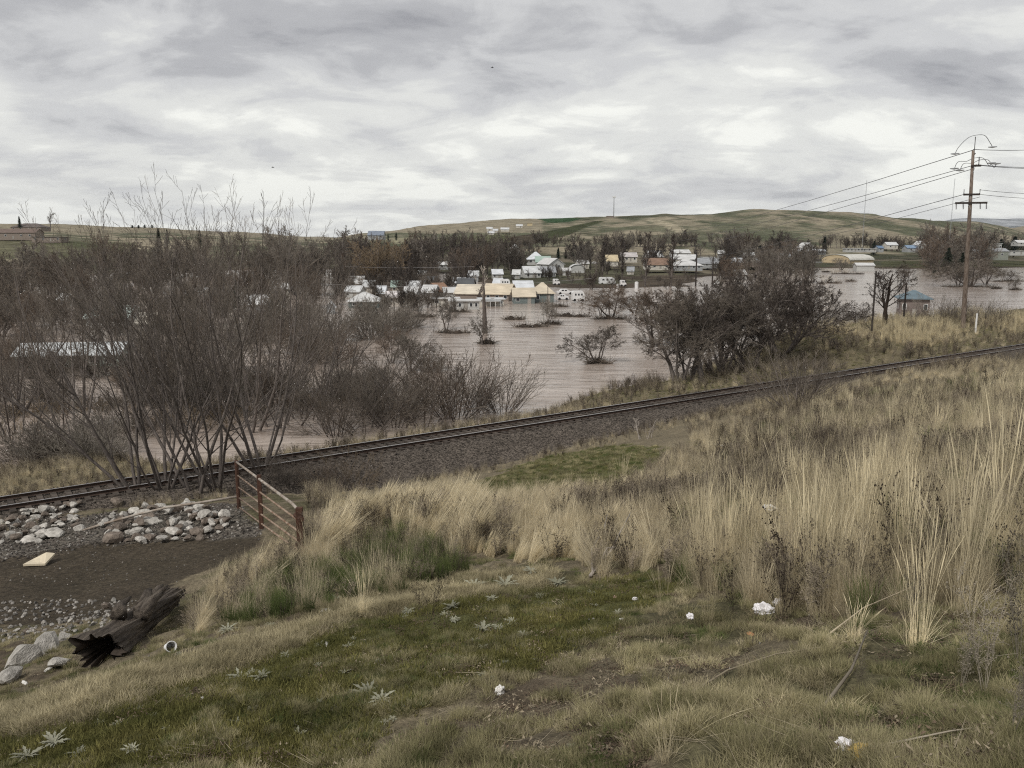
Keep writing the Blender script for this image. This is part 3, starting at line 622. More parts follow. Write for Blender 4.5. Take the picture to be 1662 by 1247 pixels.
# more small roofs among the brown trees
for q in [('house','grey cottage with white roof under the yellowish willow',588,604,474,468,LGT,WC),('shed','tiny tin shed left of the pink-white shed',612,624,486,481,SIL,WGR),('house','dark-roofed cottage below the dark round fan tree',690,706,466,459,DKG,WC),
 ('house','white bungalow between brown cottage and white-walled cabin',684,704,484,477,WHT,WW),('house','pale green bungalow roof left of the white-walled cabin',636,656,474,467,GRNR,WC),('shed','low white carport roof before the white-walled cabin',654,674,488,484,WHT,WGR),
 ('house','rust roofed house in the brown trees far left of the snag',660,676,458,451,BRN,WC),('house','grey house with light roof on the lane above the long-roofed one',760,776,455,448,LGT,WGR),('house','white walled house just under the reddish spreading tree',800,816,452,445,SIL,WW),
 ('shed','small white hut left of the grey two-part house',832,843,452,446,WHT,WW),('house','low white house behind the round-topped shed',938,956,434,428,WHT,WC),('shed','tiny grey hut beside the narrow black tree',1018,1028,446,441,GRY,WC),
 ('house','pale house behind the dark round conifer, before gully hill',1208,1224,422,416,LGT,WC),('shed','white hut among trees at the gully track end',1166,1176,417,412,WHT,WW),('house','grey roof peeking left of the arched warehouse trees',1270,1290,422,416,GRY,WC),
 ('shed','small white trailer on the flooded lane below the long silver row',1196,1212,452,447,WHT,WW),('house','light roof just left of the camper trailer',800,812,470,465,SIL,WC)]:
    HOUSES.append((('the '+' '.join(q[1].split()[:3])), q[2], q[3], q[4])); yy_ = q[4]
    house(q[0], q[1], q[0], q[2], q[3], yy_, q[5], random.uniform(-12,12), q[6], q[7], depth=8, rise=1.8, win=2, **({'z': WZ+.1} if yy_ > 462 else {'z': -15.3} if yy_ > 440 else {'Y': 450}))
# on the bluff and hills
H('the long bluff house', 'house', 'long brown low house on top of the bluff', 'house', -10, 56, 388, 378, 3, (0.16,0.12,0.10), WB, depth=12, rise=2.5, win=5, Y=560)
H('the terrace bluff house', 'house', 'dark flat-roofed house stretching along the bluff edge', 'house', 52, 98, 392, 385, 0, DKG, WB, roof='flat', depth=10, win=4, Y=545)
H('the upper bluff house', 'house', 'low hip-roofed house just above the others on the bluff', 'house', 18, 66, 374, 369, 0, (0.13,0.11,0.10), WB, roof='hip', depth=14, rise=3, win=4, Y=640)
H('the blue-grey hill house', 'house', 'wide blue-grey roofed house at the hill foot', 'house', 597, 622, 388, 382, 0, (0.20,0.23,0.28), WGR, depth=14, rise=4, win=4, Y=800)
H('the cream hill barn', 'barn', 'cream block barn high on the hill below the green field', 'barn', 856, 864, 369, 363, 0, (0.50,0.42,0.27), (0.50,0.42,0.27), roof='flat', depth=9, win=0, Y=1120)
H('the hillside house', 'house', 'white-roofed house among rocks on the left hill slope', 'house', 838, 848, 371, 367, 0, LGT, WC, depth=9, rise=2, win=1, Y=1080)
H('the hill bunker', 'shed', 'low dark equipment hut at the foot of the cell tower', 'shed', 985, 996, 354, 351, 0, (0.11,0.10,0.09), WB, roof='flat', depth=6, win=0, Y=1235)
for i, (x0_, x1_, y_, ph) in enumerate([(790,799,374,'topmost'), (800,808,377,'second from top'), (813,826,375,'widest'), (792,802,381,'lowest')]):
    house('house', 'pale hillside house, %s of the four below the tan ridge' % ph, 'house', x0_, x1_, y_, y_-2.5, 0, LGT, WC, depth=8, rise=2, win=1, Y=1000-i*15)

# blue-roofed house right behind the bank
t = house('house', 'brown flooded house with blue metal roof behind the bare tree on the bank', 'house', 1462, 1505, 517, 484, -18, BLU, (0.20,0.165,0.15), roof='hip', z=WZ, depth=6, rise=1.6, win=3, over=0.6)
HOUSES.append(('the blue-roofed flooded house', 1462, 1506, 519))

# ------------------------------------------------------------ vehicles and water tanks in the flood
M_WP = mat('white_vehicle_paint', (0.72,0.72,0.71), 0.35, 0.04, 2, spec=0.5); M_TY = mat('tyre_rubber', (0.02,0.02,0.02), 0.9, 0.1, 2)
def vehicle(name, label, cat, x, y, z, wpx, kind, yaw=0, paint=None):
    p = P(x, y, z=z); Yc = p[1]; Ln = wpx/F*Yc
    t = thing(name, label, cat, tuple(p), R(yaw)); paint = paint or M_WP
    if kind == 'rv':   prof = [(-.5,.35),(-.5,2.3),(-.42,2.7),(.30,2.7),(.42,2.35),(.5,1.5),(.5,.35)]
    elif kind == 'van': prof = [(-.5,.35),(-.5,1.9),(-.47,2.1),(.22,2.1),(.36,1.35),(.5,1.1),(.5,.35)]
    else:              prof = [(-.5,.35),(-.5,.95),(-.36,1.0),(-.26,1.5),(.12,1.5),(.28,1.0),(.5,.85),(.5,.35)]
    wd = 1.0; b = MB(); n = len(prof)
    for s_ in (-wd, wd):
        for a_, c_ in prof: b.v.append(Vector((a_*Ln, s_, c_)))
    b.f.append(tuple(range(n-1, -1, -1))[::-1]); b.f.append(tuple(range(n, 2*n))[::-1])
    for i in range(n): b.f.append((i, n+i, n+(i+1) % n, (i+1) % n))
    b.build('body', paint, t)
    zt = {'rv': 1.8, 'van': 1.6, 'car': 1.22}[kind]
    for a_ in ((-.25, 0, .25) if kind != 'car' else (-.17, .02)):
        MB().box((a_*Ln, -wd-.01, zt), (Ln*.13, .05, .5 if kind != 'car' else .32)).build('window', M_GLASS, t)
    for a_ in (-.32, .32):
        q = MB().tube([(a_*Ln,-wd-.03,.36), (a_*Ln,wd+.03,.36)], .36, 10).build('wheel', M_TY, t)
    return t
vehicle('camper', 'white rounded camper trailer in the yard behind the tan roofs', 'camper', 820, 467, -14.6, 16, 'rv')
vehicle('van', 'white van with open dark door in floodwater right of the green house', 'van', 938, 489, -15.7, 20, 'rv', 8)
vehicle('van', 'white van behind the tan roof peak with its side windows dark', 'van', 903, 463, -14.9, 10, 'van', 10)
vehicle('flatbed_trailer', 'white boat-like trailer stacked among clutter right of the green house', 'trailer', 917, 478, -15.4, 26, 'car', 5)
vehicle('car', 'pale car half under water in front of the stacked trailer', 'car', 914, 487, -16.1, 18, 'car', -4)
vehicle('pickup', 'white pickup parked by the dark paired trees', 'pickup', 1011, 465, -15.3, 9, 'van', 4)
vehicle('camper', 'long white camper lying low behind the brown island bush', 'camper', 985, 462, -15.9, 26, 'rv', 3)
vehicle('car', 'white car parked under trees beside the tan roof house', 'car', 965, 429, -13.2, 9, 'car', 0)
vehicle('car', 'white car on the lane right of the flooded green field', 'car', 1164, 463, -15.3, 9, 'car', 0)
vehicle('car', 'grey car at the open white shed right of the pole', 'car', 1592, 419, -14.6, 10, 'car', 0, mat('grey_paint', (0.2,0.21,0.22), 0.4, 0.05, 2))
for (x_, y_, w_, lb) in ((1033, 468, 6, 'short white water tank standing on the flooded lawn edge'), (1002, 468, 4, 'slim white tank beside the white pickup')):
    p = P(x_, y_, z=-15.9); r_ = w_/2/F*p[1]; t = thing('tank', lb, 'tank', tuple(p))
    MB().tube([(0,0,-.3),(0,0,r_*3.2)], r_, 14).build('drum', M_WP, t, smooth=False); MB().tube([(0,0,r_*3.2),(0,0,r_*3.5)], [r_*1.05, r_*.3], 14).build('lid', M_TRIM, t)

# ------------------------------------------------------------ poles, towers, wires
M_POLE = mat('weathered_pole_wood', (0.085,0.058,0.043), 0.9, 0.4, 3.0, bump=0.6, bscale=30, stretch=(5,5,0.6), col2=(0.25,0.205,0.17)); M_DARK = mat('dark_timber', (0.045,0.038,0.034), 0.9, 0.2, 3)
M_INS = mat('porcelain', (0.22,0.22,0.23), 0.3, 0.1, 3, spec=0.6); M_STEEL = mat('galvanised_steel', (0.42,0.43,0.44), 0.45, 0.15, 2, metal=0.6); M_WIRE = mat('wire', (0.10,0.10,0.105), 0.6, 0.05, 2)
pb = ground_px(1563, 533); pb = np.array(pb)
top = P(1581, 222, Y=pb[1]-0.3)
Hp = top[2]-pb[2]
UP = thing('utility_pole', 'tall weathered wooden utility pole with crossarms on the grassy bank', 'utility pole', tuple(pb))
lean = Vector((top[0]-pb[0], top[1]-pb[1], Hp))
def pl(f, off=(0,0,0)): return lean*f+Vector(off)
MB().tube([pl(-.02), pl(0), pl(.3), pl(.6), pl(.93)], [.30,.29,.255,.21,.155], 12).build('pole', M_POLE, UP, smooth=True)
MB().tube([pl(.90,(.12,0,0)), pl(1.0,(.16,0,0))], .04, 6).build('ground_rod', M_DARK, UP)
wd = Vector((0.86, -0.30, 0)).normalized()        # direction across the line, as the arms point
ld = Vector((0.75, 0.66, 0)).normalized()
def fpx(y): return (533-y)/311.0
ARMS = []
for yy, ln, off in ((268, 1.0, 0.6), (313.5, 1.7, 0.0), (327, 3.3, 0.0)):
    c_ = pl(fpx(yy)); a0 = c_-wd*(ln/2-off*ln/2); a1 = c_+wd*(ln/2+off*ln/2); a0.y -= .2; a1.y -= .2
    M_ = Matrix.Translation((a0+a1)/2) @ wd.to_track_quat('X', 'Z').to_matrix().to_4x4()
    MB().box((0,0,0), ((a1-a0).length, .16, .22), M=M_).build('crossarm', M_DARK, UP); ARMS.append((a0, a1))
    MB().tube([(a0*0.6+a1*0.4)+Vector((0,0,-.1)), pl(fpx(yy)-.035, (0,-.2,0))], .03, 5).build('brace', M_STEEL, UP)
def insul(p, d, n=4, r=.09, parent=UP):
    p = Vector(p); d = Vector(d).normalized(); pts = []; rad = []
    for i in range(n): pts += [p+d*(i*.13), p+d*(i*.13+.05), p+d*(i*.13+.09)]; rad += [r*.35, r, r*.35]
    MB().tube(pts, rad, 8).build('insulator', M_INS, parent)
for a0, a1 in ARMS[2:]:
    for k_ in (0.03, .25, .78, .97): insul(a0+(a1-a0)*k_+Vector((0,-.02,-.1)), (0.1,0,-1), 5, .10)
for a0, a1 in ARMS[1:2]:
    for k_ in (0.02, .98): insul(a0+(a1-a0)*k_+Vector((0,0,.1)), (0,0,1), 4, .08)
insul(ARMS[0][1]+Vector((-.3,0,.1)), (0,0,1), 7, .10)
insul(pl(.905,(0,0,0)), (.2,0,.3), 3, .16)
def catenary(a, b, sag, n=24):
    a = Vector(a); b = Vector(b); return [a.lerp(b, i/n)-Vector((0,0,sag*4*(i/n)*(1-i/n))) for i in range(n+1)]
def wire(name, label, a, b, sag, r=0.035, group='overhead wires on the utility pole'):
    o = MB().tube(catenary(a, b, sag), r, 4, cap=False).build(name, M_WIRE); return props(o, label, 'wire', group)
pbV = Vector(pb)
farL = lambda x, y, Y: Vector(P(x, y, Y=Y))
wire('overhead_wire', 'highest overhead wire running away over the valley', pbV+pl(fpx(243)), farL(1000, 372, 900), 9, .045)
wire('overhead_wire', 'left of the two middle overhead wires going over the valley', pbV+pl(fpx(267.5)), farL(960, 388, 900), 9, .04)
wire('overhead_wire', 'right of the two middle overhead wires going over the valley', pbV+pl(fpx(273)), farL(985, 398, 900), 9, .04)
wire('overhead_wire', 'lower overhead wire leaving the short crossarm to the valley', pbV+ARMS[1][0], farL(1000, 410, 800), 9, .04)
wire('overhead_wire', 'lowest thin overhead wire running beneath the others to the valley', pbV+ARMS[1][1]-Vector((0,0,.3)), farL(980, 420, 800), 9, .03)
wire('overhead_wire', 'top wire leaving the pole toward the right edge', pbV+pl(fpx(242)), farL(1850, 214, 135), 1, .04)
wire('overhead_wire', 'middle wire leaving the pole toward the right edge, upper', pbV+pl(fpx(266),(.4,0,0)), farL(1850, 250, 135), 1, .035)
wire('overhead_wire', 'middle wire leaving the pole toward the right edge, lower', pbV+ARMS[0][1], farL(1850, 253, 137), 1, .035)
wire('overhead_wire', 'low wire from the short crossarm to the right edge, upper', pbV+ARMS[1][1]+Vector((0,0,.5)), farL(1850, 297, 135), 1, .028)
wire('overhead_wire', 'low wire from the short crossarm to the right edge, lower', pbV+ARMS[1][1], farL(1850, 306, 137), 1, .028)
def hoop(label, y_, xl, yl, xr, yr, xt, yt):
    Yp = pbV.y+pl(fpx(y_)).y
    pts = [Vector(P(x_, q_, Y=Yp)) for x_, q_ in ((xl,yl),(xl+6,yl-11),(xl+20,yt+5),(xt,yt),(xr-13,yt),(xr-4,yt+12),(xr,yr))]
    o = MB()
    fine = []
    for i in range(len(pts)-1):
        p0, p1, p2, p3 = pts[max(i-1,0)], pts[i], pts[i+1], pts[min(i+2, len(pts)-1)]
        for k_ in range(5):
            u = k_/5; fine.append(0.5*((2*p1)+(p2-p0)*u+(2*p0-5*p1+4*p2-p3)*u*u+(3*p1-p0-3*p2+p3)*u**3))
    fine.append(pts[-1]); o.tube(fine, .035, 4, cap=False)
    q = props(o.build('jumper_wire', M_WIRE), label, 'wire', 'jumper wires looping round the utility pole')
    for p_ in (pts[0], pts[-1]):
        MB().tube([p_-Vector((.5,0,0)), p_, p_+Vector((.5,0,.05))], [.05,.11,.05], 6).build('clamp', M_STEEL, q)
hoop('jumper wire arching over the pole top', 240, 1550, 250, 1611, 239, 1582, 220)
hoop('jumper wire loop around the pole below the top', 268, 1549, 274, 1609, 265, 1580, 257)
hoop('jumper wire loop nearest the short arm bracket', 270, 1558, 277, 1617, 266, 1590, 260)

def lattice(name, label, cat, x, yb, yt, Y, w_, parts='guy'):
    b = P(x, yb, Y=Y); t_ = P(x, yt, Y=Y); h = t_[2]-b[2]; t = thing(name, label, cat, tuple(b)); o = MB()
    for k_ in range(3):
        a_ = k_*2.094; o.tube([(math.cos(a_)*w_, math.sin(a_)*w_, 0), (math.cos(a_)*w_, math.sin(a_)*w_, h)], w_*.22, 4)
    o.build('mast', M_STEEL, t)
    br = MB(); n = int(h/(w_*5))
    for i in range(n):
        a_ = (i % 3)*2.094; c_ = ((i+1) % 3)*2.094
        br.tube([(math.cos(a_)*w_, math.sin(a_)*w_, h*i/n), (math.cos(c_)*w_, math.sin(c_)*w_, h*(i+1)/n)], w_*.13, 3)
    props(br.build('lattice_braces', M_STEEL, t), kind='stuff'); return t
lattice('antenna_mast', 'tall thin lattice antenna mast rising behind the arched warehouse', 'antenna mast', 1399, 405, 293, 600, .22)
lattice('antenna_mast', 'thin lattice antenna mast just left of the utility pole', 'antenna mast', 1538, 425, 290, 640, .22)
lattice('antenna_mast', 'very faint short mast on the hill ridge', 'antenna mast', 1345, 345, 335, 1330, .15)
b = P(996, 353, Y=1240); t_ = P(996, 320, Y=1240); h = t_[2]-b[2]
t = thing('cell_tower', 'grey monopole cell tower with antenna ring on the hill top', 'cell tower', tuple(b))
MB().tube([(0,0,-3),(0,0,h)], [.85,.5], 8).build('pole', M_STEEL, t)
hd = MB()
for k_ in range(3):
    a_ = k_*2.094+.3; hd.tube([(math.cos(a_)*2.2, math.sin(a_)*2.2, h-.4), (math.cos(a_+2.094)*2.2, math.sin(a_+2.094)*2.2, h-.4)], .12, 4)
hd.build('platform', M_STEEL, t)
for k_ in range(9):
    a_ = k_*.698; MB().box((math.cos(a_)*2.1, math.sin(a_)*2.1, h), (.5,.5,2.4)).build('antenna_panel', M_TRIM, t)
def small_pole(label, x, yb, yt, z=None, Y=None, r=.14, arm=None, M=M_POLE, cat='utility pole', name='wooden_pole', px=None):
    b = px if px is not None else (P(x, yb, z=z) if Y is None else P(x, yb, Y=Y))
    t_ = P(x, yt, Y=b[1]); h = t_[2]-b[2]; t = thing(name, label, cat, tuple(b))
    MB().tube([(0,0,-1),(0,0,h)], [r,r*.75], 8).build('pole', M, t)
    if arm: 
        for f_ in arm: MB().box((0,-.12,h*f_), (2.2,.1,.12)).build('crossarm', M_DARK, t)
    return t
small_pole('slim dark pole in front of the bare tree on the bank', 1416, 522, 440, Y=88, r=.11, M=M_DARK)
small_pole('short dark post beside the blue roof', 1468, 500, 459, Y=96, r=.12, M=M_DARK)
small_pole('dark pole with two crossarms at the flooded field edge', 1129, 464, 405, z=-15.8, r=.3, arm=(.97,.9), M=M_DARK)
small_pole('shorter dark pole right of the twin-arm pole', 1156, 461, 417, z=-15.8, r=.28, arm=(.96,), M=M_DARK)
small_pole('thin street pole in front of the tan hip roof', 889, 505, 463, z=WZ, r=.1, M=M_DARK)
small_pole('thin grey pole near the snag top', 730, 462, 425, z=-15.5, r=.14, M=M_DARK)
g_ = ground_px(1583, 540)
small_pole('short white marker post beside the utility pole', 1583, 540, 509, px=g_, r=.12, M=M_TRIM, cat='marker post', name='marker_post')
for x_, y_ in ((1335, 556), (1390, 551), (1428, 553), (1538, 537)):
    g_ = ground_px(x_, y_); small_pole('thin dark fence stake on the bank%s' % {1335:' at its leafless end',1390:' among pale tufts',1428:' below the bare tree',1538:' just before the utility pole'}[x_], x_, y_, y_-13, px=g_, r=.035, M=M_DARK, cat='stake', name='fence_stake')
def wire2(label, a, b, sag, r): 
    o = MB().tube(catenary(a, b, sag), r, 4, cap=False).build('overhead_wire', mat('pale_wire', (0.35,0.34,0.34), 0.6, 0.05, 2)); props(o, label, 'wire', 'wires across the flooded street')
wire2('upper pale wire across the brown trees on the left', P(560,433,Y=270), P(770,433,Y=240), .3, .03)
wire2('lower pale wire passing in front of the snag', P(520,461,Y=200), P(960,452,Y=200), 1.2, .028)
# ------------------------------------------------------------ bare trees
def rot_about(d, ax, a):
    c, s = math.cos(a), math.sin(a)
    return d*c + np.cross(ax, d)*s + ax*np.dot(ax, d)*(1-c)
def grow_tree(rng, stems, levels, base_spread=0.3, stem_len=8.0, stem_r=0.14, twig_r=0.006, curl=0.0):
    """levels: list of dict(n children, ang (lo,hi), len ratio, segs, wob, up, start)"""
    big, small = [], []
    def branch(p, d, Ln, r, lv):
        Lv = levels[lv]; ns = Lv['segs']; st = Ln/ns; pts = [p]; dirs = [d]; rr = [r]
        for i in range(ns):
            d = d + rng.normal(0, Lv['wob'], 3); d[2] += Lv['up']; d = d/np.linalg.norm(d)
            p = p + d*st; pts.append(p); dirs.append(d); rr.append(max(twig_r, r*(1-0.78*(i+1)/ns)))
        for i in range(ns): (big if lv < Lv.get('cut', 2) else small).append((*pts[i], *pts[i+1], rr[i], rr[i+1]))
        if lv+1 < len(levels):
            n = Lv['n']; 
            n = int(n*(0.8+0.4*rng.random()))
            for k in range(n):
                f = Lv['start'] + (1-Lv['start'])*(k+rng.random()*0.8)/n
                q = min(f, 0.999)*ns; i = int(q); u = q-i
                pos = pts[i]*(1-u)+pts[i+1]*u; dd = dirs[i]; 
                ax = np.cross(dd, rng.normal(0, 1, 3)); ax /= np.linalg.norm(ax)
                a = rng.uniform(*Lv['ang']); nd = rot_about(dd, ax, a)
                ln = Ln*Lv['len']*(1.15-0.65*f)*rng.uniform(0.7, 1.15)
                branch(pos, nd, ln, max(twig_r, rr[i]*0.42), lv+1)
    for s in range(stems):
        a = rng.uniform(0, 2*math.pi) if stems > 1 else 0; a = 2*math.pi*s/max(stems, 1)+rng.normal(0, .4); sp = base_spread*rng.uniform(0.35, 1.15)
        d = np.array([math.sin(sp)*math.cos(a), math.sin(sp)*math.sin(a), math.cos(sp)])
        p = np.array([math.cos(a)*0.18*min(1, stems-1), math.sin(a)*0.18*min(1, stems-1), -0.35])
        branch(p, d, stem_len*rng.uniform(0.75, 1.1), stem_r*rng.uniform(0.6, 1.1), 0)
    return np.array(big), np.array(small)
def seg_mesh(name, segs, k, m_):
    n = len(segs); a = segs[:, :3]; b = segs[:, 3:6]; d = b-a; d /= np.maximum(np.linalg.norm(d, axis=1, keepdims=True), 1e-6)
    ref = np.where(np.abs(d[:, 2:3]) < 0.9, np.array([[0, 0, 1.]]), np.array([[1., 0, 0]])); u = np.cross(d, ref); u /= np.linalg.norm(u, axis=1, keepdims=True); v = np.cross(d, u)
    an = 2*math.pi*np.arange(k)/k
    off = u[:, None]*np.cos(an)[None, :, None]+v[:, None]*np.sin(an)[None, :, None]
    ra = a[:, None]+off*segs[:, 6][:, None, None]; rb = b[:, None]+off*segs[:, 7][:, None, None]
    vs = np.concatenate([ra, rb], 1).reshape(-1, 3)
    j = np.arange(k); q = np.stack([j, (j+1) % k, k+(j+1) % k, k+j], 1)
    fc = (np.arange(n)[:, None, None]*2*k+q[None]).reshape(-1, 4)
    return mesh_np(name, vs, fc, m_, smooth=(k > 4))
M_BARK = mat('grey_brown_bark', (0.14,0.12,0.107), 0.95, 0.3, 4, bump=0.6, bscale=25, stretch=(3,3,0.6), rnd=0.2)
M_TWIG = mat('brown_twigs', (0.145,0.123,0.101), 0.95, 0.3, 0.8, rnd=0.4)
M_TWIG_R = mat('reddish_twigs', (0.155,0.120,0.093), 0.95, 0.3, 0.8, rnd=0.25)
M_TWIG_G = mat('grey_twigs', (0.20,0.178,0.150), 0.95, 0.3, 0.8, rnd=0.25)
M_TWIG_Y = mat('yellowish_willow_twigs', (0.21,0.16,0.105), 0.95, 0.3, 0.8, rnd=0.25)
M_TWIG_D = mat('dark_twigs', (0.085,0.070,0.060), 0.95, 0.3, 0.8, rnd=0.25)
M_PALE = mat('bleached_wood', (0.34,0.30,0.26), 0.9, 0.25, 3, bump=0.5, bscale=20, stretch=(4,4,.6))
rng = np.random.default_rng(21)
class Proto: pass
def make_proto(label, **k):
    p = Proto(); tw = k.pop('twig_mat', M_TWIG); bk = k.pop('bark', M_BARK); p.label = label
    big, small = grow_tree(rng, **k); p.trunk = seg_mesh('trunk', big, 6, bk); p.crown = seg_mesh('crown', small, 3, tw)
    z = np.concatenate([big[:, 5], small[:, 5]]); x = np.concatenate([small[:, 3], small[:, 4]]); p.h = float(np.percentile(z, 99.5)); p.w = float(np.percentile(np.abs(x), 97)*2); return p
def plant(p, name, label, loc, h, rz=0.0, group=None, cat='tree', w=None, tilt=(0, 0), crown=None):
    t = thing(name, label, cat, tuple(loc), 0, group); t.rotation_euler = (tilt[0], tilt[1], rz); s = h/p.h; sw = s*(w or 1)
    t.scale = (sw, sw, s)
    link('trunk', p.trunk, t); c = link('crown', p.crown, t)
    if crown is not None:
        if crown not in p.__dict__: me = p.crown.copy(); me.materials.clear(); me.materials.append(globals()[crown]); setattr(p, crown, me)
        c.data = getattr(p, crown)
    return t
LV = lambda n, lo, hi, ln, segs, wob, up, st, cut=2: dict(n=n, ang=(lo, hi), len=ln, segs=segs, wob=wob, up=up, start=st, cut=cut)
# fan-shaped thicket trees with long straight shoots
TH = []
for i in range(4):
    TH.append(make_proto('fan', stems=[5,6,4,7][i], base_spread=[.50,.62,.42,.55][i], stem_len=9.2, stem_r=.078, twig_r=.0048,
        levels=[LV(8,.30,.75,.58,8,.08,.05,.2), LV(6,.25,.6,.50,6,.06,.085,.15), LV(4,.25,.7,.42,4,.06,.07,.15), LV(0,0,0,0,2,.05,.05,0)]))
# rounded river trees, dark and dense
RD = []
for i in range(4):
    RD.append(make_proto('round', stems=[1,2,3,4][i], base_spread=[.1,.45,.45,.5][i], stem_len=6.0, stem_r=.20, twig_r=.008,
        levels=[LV(9,.5,1.05,.72,6,.09,.03,.28,3), LV(9,.45,.95,.52,5,.12,.0,.2,3), LV(9,.4,1.0,.46,4,.14,-.0,.15,2), LV(7,.3,.9,.55,2,.12,.02,.1,2), LV(0,0,0,0,2,.1,.02,0,2)]))
# shrubs: many thin stems from the ground
SH = []
for i in range(3):
    SH.append(make_proto('shrub', stems=[22,16,28][i], base_spread=[.8,1.0,.75][i], stem_len=2.6, stem_r=.022, twig_r=.005,
        levels=[LV(8,.25,.7,.5,6,.07,.03,.15,1), LV(5,.3,.8,.45,3,.1,.03,.1,1), LV(0,0,0,0,2,.12,0,0,1)]))
BR = []
for i in range(3):
    BR.append(make_proto('brush', stems=[30,24,36][i], base_spread=[.95,.8,1.1][i], stem_len=2.4, stem_r=.026, twig_r=.0085,
        levels=[LV(9,.3,.8,.55,5,.09,.04,.1,1), LV(6,.3,.9,.5,3,.12,.03,.1,1), LV(0,0,0,0,2,.12,0,0,1)]))
# distant trees (thicker twigs, seen from hundreds of metres)
FT = []
for i, kw in enumerate([dict(stems=1, base_spread=.05, stem_len=8.5), dict(stems=3, base_spread=.35, stem_len=7.5), dict(stems=1, base_spread=.05, stem_len=10.5), dict(stems=5, base_spread=.5, stem_len=6.5)]):
    lv = [LV(13,.35,.8,.55,5,.05,.06,.2), LV(11,.35,.9,.45,3,.1,.03,.1), LV(7,.4,1.0,.42,2,.12,0,.1), LV(0,0,0,0,1,.1,0,0)]
    if i == 2: lv[0] = LV(24,.25,.55,.26,6,.03,.1,.12)
    FT.append(make_proto('far', stem_r=.2, twig_r=.019, levels=lv, **kw))
# conifer: drooping whorls of needle sprays
def conifer_mesh(rng, wide=False):
    V = []; Fc = []
    n = 46 if not wide else 34
    for i in range(n):
        f = (i+0.5)/n; z = 0.8+f*9.0; L_ = ((1-f)**0.8*2.6+0.25) if not wide else (2.9*math.sqrt(max(0.05, 1-(2*f-0.75)**2)))
        for k in range(9):
            a = rng.uniform(0, 6.283); l_ = L_*rng.uniform(.65, 1.15); d = np.array([math.cos(a), math.sin(a), 0])
            for q in range(7):
                u = (q+1)/7; c = np.array([0, 0, z]) + d*l_*u + np.array([0, 0, -0.25*l_*u*u+rng.normal(0, .06)])
                s = 0.30*(1.15-u*.6); t_ = rng.normal(0, 1, 3); t_ /= np.linalg.norm(t_); o = np.cross(t_, rng.normal(0, 1, 3)); o /= np.linalg.norm(o)
                b = len(V); V += [c-t_*s, c+o*s*.5, c+t_*s, c-o*s*.5]; Fc.append((b, b+1, b+2, b+3))
    return np.array(V), np.array(Fc)
M_NEED = mat('conifer_needles', (0.016,0.024,0.014), 0.9, 0.4, 1.2, rnd=0.2); M_TRUNKD = mat('conifer_bark', (0.04,0.03,0.024), 0.95, 0.2, 3)
CO = []
for wd_ in (False, True):
    p = Proto(); v, f = conifer_mesh(rng, wd_); p.crown = mesh_np('crown', v, f, M_NEED); p.trunk = MB().tube([(0,0,-.5),(0,0,9.2)], [.28,.04], 6).mesh('trunk', M_TRUNKD); p.h = 9.9; p.w = 5.4; CO.append(p)

# ---- the thicket on the left, beside and behind the line: (x, y foot, top y, proto, z or None, label)
TK = 'bare trees of the left thicket'
def foot(x, y):
    g = ground_px(x, y); return g
thk = [
 (215, 795, 400, 0, 0.3, 'bare tree with thick smooth trunk leaning left over the rails above the rock pile', (0.0,-0.33)),
 (268, 792, 335, 3, 1.9, 'bare multi-stemmed tree right behind the middle of rock pile', (0,-.05)),
 (318, 800, 320, 2, 3.1, 'upright bare tree whose trunk stands just left of the rusty gate', (0,.03)),
 (352, 790, 345, 1, 4.4, 'slender bare tree between upright trunk and the gate post', (0,.08)),
 (120, 735, 372, 1, 0.8, 'wide bare fan tree behind the rails at far left', (0,-.18)),
 (30, 745, 470, 3, 2.2, 'low spreading bare tree at the left picture edge behind the rails', (0,-.2)),
 (395, 735, 318, 0, 5.0, 'tallest bare tree, standing across the rails behind the gate', (0,.05)),
 (455, 725, 352, 2, 0.5, 'bare tree with straight shoots right of the tallest one', (0,.12)),
 (505, 712, 372, 3, 1.4, 'bare tree leaning right over the rails beyond the gate', (0,.25)),
 (300, 715, 355, 3, 3.9, 'dense bare tree in the second row behind the upright trunk', (0,0)),
 (560, 702, 470, 1, 5.5, 'low wide bare tree at the right end of thicket', (0,.22)),
 (70, 700, 430, 2, 1.2, 'thin bare tree in the back row at far left', (0,-.1)),
 (20, 700, 400, 0, 3.3, 'back row bare tree with bundled shoots at the left edge', (0,-.1)),
 (290, 745, 325, 2, 0.9, 'bare tree whose shoots reach the sky above the rock pile', (0,0)),
 (420, 760, 322, 3, 3.7, 'bare tree with the highest shoots, just right of the gate post', (0,.06)),
 (430, 700, 385, 1, 2.5, 'bare tree in the back row right of tallest one', (0,.05)),
]
for x, y, yt, pi, rz, lb, tl in thk:
    g = foot(x, y)
    h = (y-yt)/F*g[1]/math.cos(0.12)*1.04
    plant(TH[pi], 'bare_tree', lb, g, h, rz, TK, tilt=tl)
